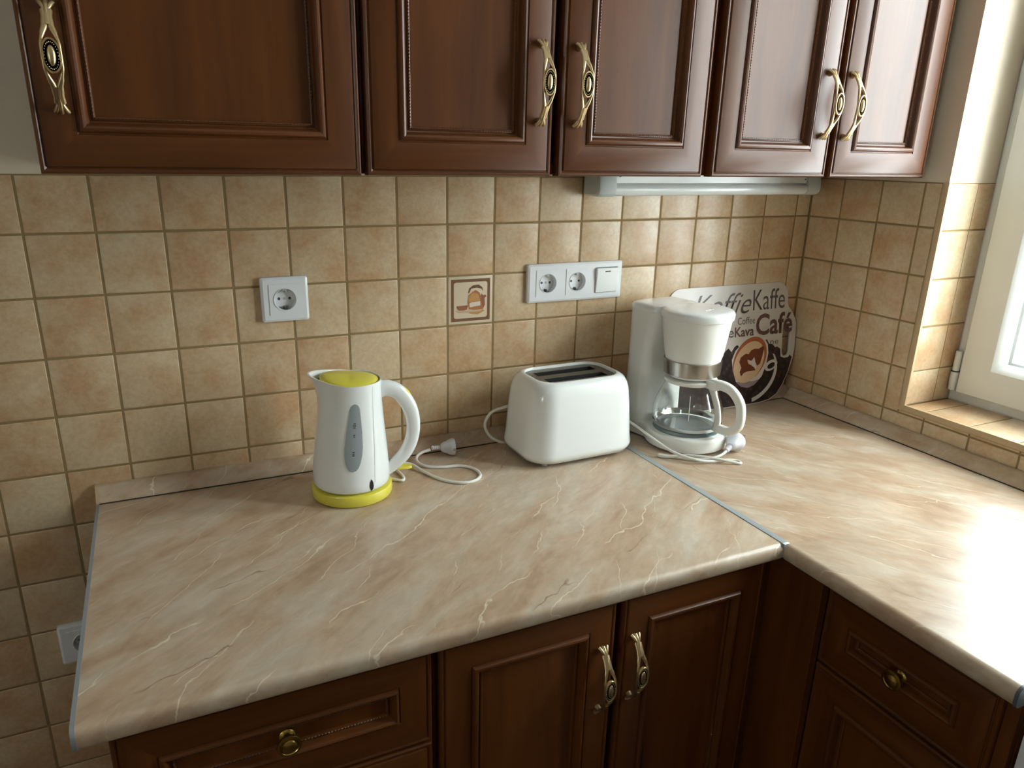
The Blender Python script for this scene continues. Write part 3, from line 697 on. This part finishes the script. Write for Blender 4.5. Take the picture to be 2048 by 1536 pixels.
bm = BM(); sweep(bm, [kl(p) for p in catmull(cordk, 8)], .0029, seg=10); finish('cord', bm, M_cord, kb)
plug(kb, kl((-.9700, -.0540, .8890)), Ki @ Vector((1, -.18, -.02)), s=.95)

kt = empty('electric_kettle', K + Vector((0, 0, .0215)), 'white plastic electric kettle with yellow lid standing on a yellow base', 'kettle', rz=KR)
ZK0, ZK1 = .0025, .201
def kring(v, off=0.0, n=72, shr=1.0):
    """body section at v in 0..1; spout at -x, handle at +x"""
    pts = []
    # radius and centre by height
    keys = ((0, .0640, .0010), (.012, .0668, .0010), (.03, .0680, .0010), (.15, .0672, .0012), (.35, .0638, .0020), (.6, .0580, .0038), (.8, .0545, .0050), (.93, .0545, .0045), (1.0, .0560, .0035))
    for (a, ra, ca), (b, rb, cb) in zip(keys, keys[1:]):
        if v <= b: t = (v - a) / (b - a); r = ra + (rb - ra) * t; cx = ca + (cb - ca) * t; break
    for i in range(n):
        th = 2 * PI * i / n; c, s = math.cos(th), math.sin(th)
        # spout: pointed bulge towards -x near the top
        sp = max(0, -c) ** 9 * .0125 * max(0, (v - .72) / .28) ** 1.6
        flat = 1 - .05 * s * s * v
        rr = (r * shr + sp + off)
        ztop = ZK1 - .0085 * (c * .5 + .5) - .004 * (1 - abs(c)) + .0035 * max(0, -c) ** 6
        pts.append((cx + rr * c, rr * s * flat, ZK0 + v * (ztop - ZK0)))
    return pts
vs_ = [0, .012, .03, .08, .15, .25, .35, .48, .6, .7, .8, .88, .93, .97, 1.0]
bm = BM(); loft(bm, [kring(v) for v in vs_] + [kring(1.0, -.0012)] + [kring(.995, -.0030)] + [kring(.96, -.0036), kring(.93, -.0040)], cap0=True, cap1=False)
bd = finish('body', bm, M_white, kt, ang=50)
def kpt(th, z, off=.0008):
    v = (z - ZK0) / (ZK1 - ZK0 - .007); r = kring(min(max(v, 0), 1), off, 360); return Vector(r[int(round(math.degrees(th))) % 360]) if True else None
def kpatch(name, outline, m, off=.0009, parent=None, sub=10):
    """outline: (z, theta_lo, theta_hi) rows"""
    bm = BM(); rows = []
    for z, a, b in outline:
        row = []
        for k in range(sub + 1):
            th = a + (b - a) * k / sub; v = (z - ZK0) / (ZK1 - ZK0 - .0075); v = min(max(v, 0), 1)
            deg = math.degrees(th) % 360; r = kring(v, off, 360); i = int(deg); f = deg - i; p = Vector(r[i]).lerp(Vector(r[(i + 1) % 360]), f); p.z = z
            row.append(bm.verts.new(p))
        rows.append(row)
    for a, b in zip(rows, rows[1:]):
        for i in range(sub): bm.faces.new((a[i], a[i + 1], b[i + 1], b[i]))
    return finish(name, bm, m, parent or kt, ang=60)
th0 = math.radians(270)
gz = [(z_ + .0225, w_) for z_, w_ in ((.0225, .002), (.0245, .090), (.029, .145), (.037, .195), (.050, .235), (.064, .250), (.082, .235), (.100, .210), (.112, .185), (.122, .165), (.131, .145), (.1360, .110), (.1390, .060), (.1402, .002))]
def gauge_c(z): return th0 + .0 + (z - .02) * .9
ga = kpatch('water_gauge', [(z, gauge_c(z) - w, gauge_c(z) + w) for z, w in gz], M_gauge)
for z, w in ((.1290, .055), (.1255, .075), (.1220, .055), (.1095, .045), (.1065, .035), (.0800, .055), (.0770, .045), (.0740, .055)):
    kpatch('gauge_mark', [(z - .0009, gauge_c(z) - w * .6, gauge_c(z) + w * .6), (z + .0009, gauge_c(z) - w * .6, gauge_c(z) + w * .6)], M_ink, .0014, ga, 4)
sl = [(.0040, .001), (.0085, .040), (.014, .058), (.021, .045), (.0270, .001)]
kpatch('slit', [(z, math.radians(299) - w, math.radians(299) + w) for z, w in sl], M_black, .0008)
kpatch('seam', [(.004 + k * .0185, math.radians(304 + k * 1.0), math.radians(304.6 + k * 1.0)) for k in range(11)], M_greyp, .0004)
# lid
bm = BM(); n = 56
def lidring(k, dz):
    base = kring(.985, -.0048, n); out = []
    for x, y, z in base:
        # keep the spout channel free
        rr_ = math.hypot(x - .006, y); lim = .0512; f_ = min(1.0, lim / rr_) * k
        zc = ZK1 - .0085; out.append((.006 + (x - .006) * f_, y * f_, zc + (z - .0012 * max(0, -x / .05) - zc) * k + dz))
    return out
loft(bm, [lidring(1.0, -.010), lidring(1.0, -.0004), lidring(.975, .0016), lidring(.85, .0040), lidring(.6, .0060), lidring(.3, .0070), lidring(.05, .0073)])
finish('lid', bm, M_yellow, kt, ang=50)
# handle
hp = catmull([(.046, 0, .166), (.066, 0, .1725), (.089, 0, .1630), (.1065, 0, .1370), (.1135, 0, .1050), (.1095, 0, .0740), (.098, 0, .0490), (.080, 0, .0300), (.063, 0, .0180)], 7)
bm = BM(); sweep(bm, hp, [.0150, .0145, .0140, .0135, .0125, .0120, .0115, .0110, .0110], [.0145, .0125, .0115, .0110, .0105, .0105, .0105, .0110, .0130], up=(0, 1, 0), seg=20, p=2.6)
bmesh.ops.rotate(bm, verts=bm.verts, cent=(0, 0, 0), matrix=Matrix.Identity(3))
hd = finish('handle', bm, M_white, kt, ang=50)
bm = BM(); ellipsoid(bm, (0, 0, 0), .0155, .0085, .0060, 0, 20, 10); bt = finish('lid_button', bm, M_yellow, hd, loc=(.1000, 0, .1640)); bt.rotation_euler = (0, math.radians(48), 0)
bm = BM(); loft(bm, [[(x, y * w, z) for y, z in ((-.009, -.0022), (.009, -.0022), (.0100, 0), (.009, .0022), (-.009, .0022), (-.0100, 0))] for x, w in ((.062, 1.0), (.085, 1.0), (.104, .85), (.110, .45))]); lv = finish('switch_lever', bm, M_yellow, kt, ang=60, loc=(0, .010, .0165))

# ------------------------------------------------------------------ toaster
t = empty('toaster', (-.722, -.116, TOP), 'white plastic two slot toaster standing between kettle and coffee machine', 'toaster', rz=math.radians(1.0))
lv_ = [(.112, .074, .044, .0100), (.118, .080, .048, .0105), (.1235, .0845, .050, .0200), (.1240, .0850, .050, .026), (.1215, .0835, .049, .040), (.1195, .0820, .048, .070), (.1165, .0800, .047, .110), (.1130, .0775, .046, .140), (.1095, .0745, .045, .153), (.1040, .0700, .043, .1625), (.0965, .0640, .040, .1680), (.0920, .0580, .036, .1692), (.0900, .0550, .034, .1690), (.0893, .0543, .0335, .1668), (.0890, .0540, .033, .1635)]
bm = BM(); rrect_loft(bm, lv_, n=8, cap1=False); finish('shell', bm, M_white, t, ang=60)
bm = BM()
bx = .088; by = .0535; zt = .1640
slots = [(-.068, .068, .0105, .0335), (-.068, .068, -.0345, -.0115)]
ys = [-by, -.0345, -.0115, .0105, .0335, by]; xs = [-bx, -.068, .068, bx]
out = rrect(bx + .0012, by + .0008, .033, 8); 
vsq = []
# tray: a flat sheet with two openings, its rim following the shell
for i in range(3):
    for j in range(5):
        if i == 1 and j in (1, 3): continue
        x0, x1, y0, y1 = xs[i], xs[i + 1], ys[j], ys[j + 1]
        cx0 = .030 if (i in (0, 2) and j in (0, 4)) else 0
        P = [(x0, y0), (x1, y0), (x1, y1), (x0, y1)]
        if i == 0 and j == 0: P = [(x1, y0), (x1, y1), (x0, y1), (x0 + .002, y1 - .0), (x1 - .008, y0 + .002)]
        if i == 0 and j == 4: P = [(x0, y0), (x1, y0), (x1, y1), (x1 - .008, y1 - .002)]
        if i == 2 and j == 0: P = [(x0, y0), (x0 + .008, y0 + .002), (x1, y1), (x0, y1)]
        if i == 2 and j == 4: P = [(x0, y0), (x1, y0), (x0 + .008, y1 - .002), (x0, y1)]
        Q = []
        for p_ in P:
            if not Q or (Vector(p_) - Vector(Q[-1])).length > 1e-5: Q.append(p_)
        bm.faces.new([bm.verts.new((x, y, zt)) for x, y in Q])
tr = finish('top_tray', bm, M_slotm, t, smooth=False)
bm = BM(); rrect_loft(bm, [(.0888, .0540, .033, .1630), (.0860, .0512, .031, .1643), (.0858, .0510, .031, .1630)], n=8, cap0=False, cap1=False); finish('tray_rim', bm, M_slotm, t)
for (x0, x1, y0, y1) in slots:
    bm = BM(); loft(bm, [[(x0 + a, y0, z), (x1 - a, y0, z), (x1 - a, y1, z), (x0 + a, y1, z)] for z, a in ((zt, 0), (.150, .001), (.05, .001))], cap0=False); fl = finish('slot', bm, M_slotd, t, smooth=False)
    bm = BM()
    for k in range(5):
        x = x0 + .018 + k * (x1 - x0 - .036) / 4
        for yy in (y0 + .0035, y1 - .0035): sweep(bm, [Vector((x, yy, .055)), Vector((x, yy, .150)), Vector((x, yy + (.002 if yy < (y0 + y1) / 2 else -.002), .158))], .0008, seg=6)
    sweep(bm, [Vector((x0 + .002, (y0 + y1) / 2 - .006, .150)), Vector((x1 - .002, (y0 + y1) / 2 - .006, .150))], .0007, seg=6)
    finish('guard_wire', bm, M_wire, fl)
bm = BM(); rrect_loft(bm, [(.100, .062, .040, .0035), (.108, .070, .043, .0060), (.1135, .0755, .045, .0105)], n=8); finish('base_plate', bm, M_greyp, t, ang=40)
for x in (-.085, .085):
    for y in (-.056, .056):
        bm = BM(); lathe(bm, [(.0055, 0), (.0065, .001), (.0065, .0060)], x, y, 14); finish('foot', bm, M_greyp, t)
bm = BM(); rrect_loft(bm, [(.012, .010, .004, .128), (.013, .011, .004, .133), (.012, .010, .004, .138)], n=3); finish('lever', bm, M_greyp, t, loc=(.120, 0, 0))
T0 = Vector((-.722, -.116, TOP))
bm = BM(); sweep(bm, catmull([Vector(p) - T0 for p in ((-.800, -.050, .962), (-.838, -.050, .957), (-.866, -.050, .950), (-.881, -.050, .927), (-.871, -.050, .900), (-.848, -.052, .883), (-.824, -.045, .8762), (-.80, -.038, .8745))], 8), .0030, seg=10); finish('cord', bm, M_cord, t)

# ------------------------------------------------------------------ coffee machine
CR = math.radians(10.4); CX = Vector((-.462, -.176, TOP))
cm = empty('coffee_maker', CX, 'white filter coffee machine beside the coffee board', 'coffee maker', rz=CR)
def blob(pts): return pts
def outline_base(rc, hw, yb, n=40, r=.02):
    """circle at origin merged with the tower footprint behind (+y)"""
    out = []; a0 = math.asin(min(hw / rc, .999)) if hw < rc else PI / 2
    # front arc from +x side round the front to -x side
    st = PI / 2 - a0
    for i in range(n):
        a = st - (2 * PI - 2 * a0) * i / (n - 1); out.append((rc * math.cos(a), rc * math.sin(a)))
    for i in range(7):
        a = PI - i / 6 * PI / 2; out.append((-hw + r + r * math.cos(a), yb - r + r * math.sin(a)))
    for i in range(7):
        a = PI / 2 - i / 6 * PI / 2; out.append((hw - r + r * math.cos(a), yb - r + r * math.sin(a)))
    return out
def oloft(bm, L, cap0=True, cap1=True, mi=0):
    loft(bm, [[(x, y, z) for x, y in outline_base(*a)] for *a, z in L], cap0=cap0, cap1=cap1, mi=mi)
bm = BM(); oloft(bm, [(.080, .060, .132, .0030 - .0), (.0855, .064, .136, .006), (.0860, .0645, .1365, .026), (.0855, .0640, .136, .031), (.0825, .061, .133, .0345)]); finish('base', bm, M_whitem, cm, ang=40)
for (x, y) in ((-.05, -.05), (.05, -.05), (-.05, .11), (.05, .11)):
    bm = BM(); lathe(bm, [(.007, 0), (.007, .0035)], x, y, 14); finish('foot', bm, M_greyp, cm)
bm = BM(); lathe(bm, [(.070, .0345), (.070, .0362), (.066, .0368), (.010, .0368)], 0, 0, 48); finish('hotplate', bm, M_hot, cm)
# tower
bm = BM()
def tower(hw, y0, y1, r, z): return [(x, y, z) for x, y in rrect(hw, (y1 - y0) / 2, r, 8, 0, (y0 + y1) / 2)]
loft(bm, [tower(.0640, .070, .1360, .020, .0320), tower(.0635, .071, .1355, .020, .10), tower(.0625, .071, .1345, .020, .20), tower(.0625, .055, .1345, .020, .2780)]); tw = finish('tower', bm, M_whitem, cm, ang=40)
# filter basket
bm = BM(); lathe(bm, [(.050, .155), (.0555, .157), (.0565, .188), (.0600, .200), (.0695, .268), (.0700, .276)], 0, 0, 56, cap0=True); finish('filter_basket', bm, M_whitem, cm, ang=30)
bm = BM(); lathe(bm, [(.0568, .157), (.0580, .158), (.0590, .1720), (.0595, .1870), (.0575, .188)], 0, 0, 56, cap0=False, cap1=False); finish('steel_band', bm, M_steel, cm, ang=30)
bm = BM(); lathe(bm, [(.030, .149), (.048, .151), (.0500, .1555)], 0, 0, 40); finish('drip_outlet', bm, M_whitem, cm)
# lid: small rear cover plus round front lid
bm = BM(); loft(bm, [tower(.0640, .050, .1360, .024, .2780), tower(.0650, .045, .1370, .024, .2800), tower(.0650, .045, .1370, .026, .2880), tower(.0620, .045, .1340, .024, .2915), tower(.0560, .040, .1280, .022, .2930), tower(.040, .035, .115, .018, .2938)]); finish('water_tank_lid', bm, M_white, cm, ang=50)
bm = BM(); lathe(bm, [(.0700, .2740), (.0738, .2755), (.0745, .2790), (.0745, .2860), (.0732, .2895), (.0705, .2918), (.0600, .2935), (.030, .2945), (.004, .2948)], 0, 0, 56); ld = finish('lid', bm, M_white, cm, ang=50)
bm = BM(); box(bm, -.012, -.008, -.030, -.029, .2938, .2952); box(bm, -.004, .004, -.030, -.0285, .2938, .2953); box(bm, .008, .012, -.030, -.029, .2938, .2952); finish('embossed_mark', bm, M_whitem, ld)
# mains cord and plug of the machine
Ci = Matrix.Rotation(-CR, 3, 'Z')
def cl(p): return Ci @ (Vector(p) - CX)
cord = [(-.520, -.020, .8960), (-.560, -.022, .905), (-.585, -.050, .925), (-.587, -.095, .925), (-.575, -.150, .913), (-.567, -.200, .902), (-.552, -.250, .888), (-.520, -.285, .8790), (-.486, -.296, .8745), (-.455, -.300, .8740), (-.436, -.310, .8730), (-.440, -.322, .8730), (-.475, -.300, .8790), (-.520, -.262, .8800), (-.556, -.240, .8740), (-.566, -.232, .8732), (-.560, -.226, .8732), (-.520, -.2690, .8740), (-.485, -.2900, .8790), (-.460, -.2920, .884), (-.443, -.2860, .888)]
bm = BM(); sweep(bm, [cl(p) for p in catmull(cord, 8)], .0029, seg=10); finish('cord', bm, M_cord, cm)
plug(cm, cl((-.4170, -.2720, .8915)), Ci @ Vector((.86, .45, .10)), roll=1.1, s=1.12)

# carafe (lifts off the hotplate)
cf = empty('carafe', CX + Vector((0, 0, .0370)), 'glass coffee carafe with white lid and white D handle on the hotplate', 'carafe', rz=CR)
prof = [(.004, .0004), (.050, .0006), (.060, .0016), (.0660, .0060), (.0705, .0140), (.0735, .0240), (.0745, .0340), (.0730, .0460), (.0690, .0600), (.0625, .0760), (.0560, .0900), (.0515, .1000), (.0500, .1050)]
inn = [(r - .0017, z + (.0020 if z < .002 else 0)) for r, z in prof[::-1]]
bm = BM(); lathe(bm, prof + inn, 0, 0, 64, cap0=True, cap1=True); finish('glass', bm, M_cglass, cf, ang=60)
bm = BM(); lathe(bm, [(.0742, .0135), (.0752, .0138), (.0766, .0240), (.0756, .0242)], 0, 0, 64, cap0=False, cap1=False)
# steel strap around the belly foot
me_ = BM(); lathe(me_, [(.0662, .0040), (.0700, .0080), (.0722, .0150), (.0728, .0152), (.0706, .0078), (.0668, .0038)], 0, 0, 64, cap0=False, cap1=False); bm.free()
finish('steel_ring', me_, M_chrome, cf, ang=60)
bm = BM(); lathe(bm, [(.046, .1000), (.0525, .1010), (.0545, .1045), (.0545, .1085), (.052, .1100), (.020, .1105)], 0, 0, 48); cl_ = finish('lid', bm, M_whitem, cf, ang=40)
ha = math.radians(-90)      # handle points to the front of the machine
bm = BM()
hpts = catmull([(.050, 0, .1060), (.078, 0, .1110), (.106, 0, .1060), (.1270, 0, .0860), (.1330, 0, .0600), (.1290, 0, .0370), (.1110, 0, .0215), (.0830, 0, .0190)], 7)
sweep(bm, hpts, [.0105, .0100, .0095, .0095, .0090, .0090, .0090, .0095], [.0085, .0080, .0080, .0078, .0078, .0080, .0080, .0080], up=(0, 1, 0), seg=16, p=3)
gp = catmull([(.0565, 0, .1020), (.0640, 0, .0850), (.0730, 0, .0650), (.0785, 0, .0420), (.0785, 0, .0260), (.0765, 0, .0120)], 7)
sweep(bm, gp, [.0085, .0075, .0075, .0075, .0080, .0085], [.0065, .0040, .0036, .0036, .0045, .0055], up=(0, 1, 0), seg=14, p=3)
box(bm, .046, .074, -.0105, .0105, .0975, .1155, .003, 2); box(bm, .0680, .0820, -.008, .008, .1130, .1195, .002, 1)
bmesh.ops.rotate(bm, verts=bm.verts, cent=(0, 0, 0), matrix=Matrix.Rotation(ha, 3, 'Z'))
finish('handle', bm, M_whitem, cf, ang=45)
# printed white level scale on the side facing the viewer
bm = BM(); a = math.radians(-128 - 10)
def gpt(aa, r, z): return Vector((r * math.cos(aa), r * math.sin(aa), z))
sc_ = [(.0768, .0375 - .010), (.0758, .0400), (.0735, .0520), (.0690, .0640), (.0640, .0760), (.0600, .0850)]
rows = [[bm.verts.new(gpt(a - .012, r, z)), bm.verts.new(gpt(a + .012, r, z))] for r, z in [(.0751, .036), (.0738, .047), (.0697, .060), (.0632, .0760), (.0592, .0845)]]
for u, w in zip(rows, rows[1:]): bm.faces.new((u[0], u[1], w[1], w[0]))
finish('level_mark', bm, M_whitem, cf)

# ------------------------------------------------------------------ printed coffee board leaning in the corner
t = empty('serving_board', (-.22, -.036, TOP + .0008), 'coffee-themed serving board with Kaffe and Café print leaning in the corner', 'board')
t.rotation_euler = (math.atan(-.118), 0, 0)      # leans back to the wall; local x right, z up, -y face
BXc = .0
def arc(cx, cz, r, a0, a1, n=6): return [(cx + r * math.cos(math.radians(a0 + (a1 - a0) * i / n)), cz + r * math.sin(math.radians(a0 + (a1 - a0) * i / n))) for i in range(n + 1)]
half = [(.0, .299)] + arc(.148, .264, .035, 90, 0, 8) + [(.1835, .246), (.187, .236), (.197, .227)] + arc(.180, .190, .0345, 35, 0, 6) + [(.2150, .160), (.2140, .130), (.2080, .100), (.1960, .070), (.1800, .040), (.1600, .016), (.1350, .004), (.100, .0), (.0, .0)]
half = [half[0]] + half[1:]
outl = half + [(-x, z) for x, z in half[-2:0:-1]]
hole = [(x, z) for x, z in rrect(.0130, .0400, .0115, 6, .1835, .1520)]
holem = [(-x, z) for x, z in hole][::-1]
def board_mesh(name, y0, y1, m, parent):
    cu = bpy.data.curves.new(name, 'CURVE'); cu.dimensions = '2D'; cu.fill_mode = 'BOTH'
    for pl in (outl, hole, holem):
        sp = cu.splines.new('POLY'); sp.points.add(len(pl) - 1); sp.use_cyclic_u = True
        for p_, (x, z) in zip(sp.points, pl): p_.co = (x, z, 0, 1)
    cu.extrude = (y1 - y0) / 2; cu.bevel_depth = 0.0008; cu.bevel_resolution = 1
    tmp = bpy.data.objects.new('tmp', cu); C.objects.link(tmp)
    bpy.context.view_layer.update(); dg = bpy.context.evaluated_depsgraph_get()
    me = bpy.data.meshes.new_from_object(tmp.evaluated_get(dg)); bpy.data.objects.remove(tmp)
    me.transform(Matrix.Rotation(PI / 2, 4, 'X')); me.name = name
    me.transform(Matrix.Translation((0, (y0 + y1) / 2, 0))); me.materials.clear(); me.materials.append(m)
    o = bpy.data.objects.new(name, me); C.objects.link(o); o.parent = parent; return o
bo = board_mesh('board', .0000, .0040, M_board, t)
YF = -.0009
def flat(name, pts, m, lift=0.0, parent=None):
    bm = BM(); vs = [bm.verts.new((x + .22 if absx else x, YF - lift, z)) for x, z in pts]; bm.faces.new(vs)
    return finish(name, bm, m, parent or t, smooth=False)
absx = True
# coffee beans: a dark patch across the lower part, clipped to the board
M_bean = mat('printed_beans', srgb(48, 34, 32), 0.3); N, L, P = nt(M_bean)
tc = node(M_bean, 'ShaderNodeTexCoord'); vo = node(M_bean, 'ShaderNodeTexVoronoi', Scale=75.0); L.new(tc.outputs['Object'], vo.inputs['Vector'])
rp = ramp(M_bean, [(0.0, srgb(96, 72, 66)), (0.25, srgb(62, 42, 40)), (0.6, srgb(30, 20, 20))]); L.new(vo.outputs['Distance'], rp.inputs[0]); L.new(rp.outputs[0], P.inputs['Base Color'])
right_edge = [(-.0130, .105), (-.0255, .070), (-.0415, .0410), (-.0610, .0175), (-.0860, .0058), (-.120, .0018)]
# dark beans area, split so it never covers the handle hole
jag = [(-.425, .118), (-.40, .126), (-.38, .116), (-.35, .130), (-.33, .122), (-.30, .138), (-.275, .128), (-.255, .146), (-.240, .132), (-.2311, .1417), (-.222, .148), (-.212, .138), (-.203, .150), (-.1946, .154), (-.186, .146), (-.17, .152), (-.15, .160), (-.12, .152), (-.100, .160), (-.092, .148), (-.080, .146), (-.072, .138), (-.0640, .1385), (-.0545, .132), (-.0520, .112), (-.040, .1075), (-.026, .1085), (-.022, .114), (-.0135, .108)]
left_edge = [(-.33, .0018), (-.355, .006), (-.380, .018), (-.400, .041), (-.416, .070), (-.427, .100)]
flat('printed_beans', jag + right_edge[1:] + [(-.22, .0016)] + left_edge, M_bean)
M_ch = mat('printed_china', srgb(212, 206, 204), 0.25); M_milk = mat('printed_milk', srgb(214, 182, 148), 0.25); M_crema = mat('printed_crema', srgb(166, 96, 58), 0.25); M_choc = mat('printed_chocolate', srgb(112, 52, 28), 0.3); M_shadow = mat('printed_mauve', srgb(150, 132, 140), 0.3)
def ell(cx, cz, ra, rb, rot, a0=0, a1=360, n=40):
    out = []
    for i in range(n):
        a = math.radians(a0 + (a1 - a0) * i / (n if a1 - a0 == 360 else n - 1)); x, z = ra * math.cos(a), rb * math.sin(a); c, s = math.cos(math.radians(rot)), math.sin(math.radians(rot))
        out.append((cx + x * c - z * s, cz + x * s + z * c))
    return out
# saucer crescent
flat('printed_saucer', ell(-.150, .075, .090, .0700, 20, -100, 14, 20) + ell(-.152, .083, .083, .0680, 20, 10, -100, 20), M_ch, .0002)
flat('printed_cup', [(-.2105, .118), (-.206, .092), (-.195, .062), (-.178, .048), (-.157, .043), (-.136, .048), (-.112, .068), (-.0985, .098), (-.0935, .125), (-.0965, .147), (-.1080, .163), (-.125, .170), (-.150, .168), (-.178, .158), (-.2000, .140)], M_ch, .0003)
flat('printed_cup_shade', [(-.1945, .0620), (-.178, .048), (-.157, .043), (-.136, .048), (-.118, .062), (-.140, .058), (-.165, .060)], M_shadow, .00035)
bm = BM()
hr = ell(-.0830, .0930, .0215, .0130, 18); hi = ell(-.0820, .0920, .0130, .0070, 18)
a_ = [bm.verts.new((x + .22, YF - .00035, z)) for x, z in hr]; b_ = [bm.verts.new((x + .22, YF - .00035, z)) for x, z in hi]
for i in range(40): bm.faces.new((a_[i], a_[(i + 1) % 40], b_[(i + 1) % 40], b_[i]))
finish('printed_cup_handle', bm, M_ch, t, smooth=False)
flat('printed_crema', ell(-.1530, .1150, .0600, .0480, 48), M_crema, .0005)
flat('printed_milk', ell(-.1555, .1080, .0560, .0430, 50), M_milk, .0006)
flat('printed_chocolate', [(-.187, .1105), (-.183, .122), (-.1676, .1300), (-.158, .1280), (-.150, .1370), (-.1387, .1400), (-.126, .1385), (-.113, .1450), (-.108, .1400), (-.1130, .1200), (-.1200, .1010), (-.1290, .0960), (-.1350, .1060), (-.1390, .1190), (-.1480, .1100), (-.1620, .1150), (-.158, .104), (-.1410, .0960), (-.1340, .0850), (-.1450, .0850), (-.1600, .0850), (-.172, .082), (-.1800, .0740), (-.1850, .0860), (-.1800, .0960)], M_choc, .0008)
flat('printed_foam', [(-.1610, .1140), (-.1480, .1105), (-.1395, .1190), (-.1360, .1050), (-.1310, .0890), (-.1450, .0970)], M_ch, .0009)
# words
M_wd = mat('ink_grey_brown', srgb(94, 84, 82), 0.4); M_wb = mat('ink_brown', srgb(96, 66, 60), 0.4)
def word(name, txt, x, z, size, sx, bold, m, shear=0.0, rot=0.0, parent=t):
    cu = bpy.data.curves.new(name, 'FONT'); cu.body = txt; cu.size = size; cu.offset = bold; cu.shear = shear; cu.resolution_u = 3
    tmp = bpy.data.objects.new('tmp', cu); C.objects.link(tmp); bpy.context.view_layer.update()
    me = bpy.data.meshes.new_from_object(tmp.evaluated_get(bpy.context.evaluated_depsgraph_get())); bpy.data.objects.remove(tmp)
    xs_ = [v.co.x for v in me.vertices]; x0, x1 = min(xs_), max(xs_)
    me.transform(Matrix.Translation((-x0, 0, 0))); me.transform(Matrix.Diagonal((sx / (x1 - x0), 1, 1, 1))); me.transform(Matrix.Rotation(rot, 4, 'Z')); me.transform(Matrix.Rotation(PI / 2, 4, 'X'))
    me.materials.clear(); me.materials.append(m); me.name = name
    o = bpy.data.objects.new(name, me); C.objects.link(o); o.parent = parent; o.location = (x + .22, YF - .0004, z); return o
word('printed_word', 'Kaffe', -.1500, .2350, .072, .1030, 0, M_wd)
word('printed_word', 'Koffie', -.3350, .2300, .074, .1800, -.0003, M_wd, .45)
word('printed_word', 'Coffee', -.1965, .2030, .025, .0555, 0, M_wd)
word('printed_word', 'Café', -.1380, .1735, .072, .1200, .0016, M_wb)
word('printed_word', 'Caffe', -.2950, .1740, .035, .0880, .0004, M_wd)
word('printed_word', 'Kava', -.2045, .1740, .033, .0610, .0007, M_wb)
word('printed_word', 'ne', -.0890, .1465, .020, .0270, 0, M_wd)
# repeats share a group
for o_ in list(C.objects):
    if o_.parent: continue
    k_ = o_.name.split('.')[0]
    g_name = dict(wall_cabinet='cherry wall cabinets', base_cabinet='cherry base cabinets', wall_socket='white sockets on the tiled wall', worktop='marble-effect worktops', upstand='marble-effect upstands').get(k_)
    if g_name: o_['group'] = g_name
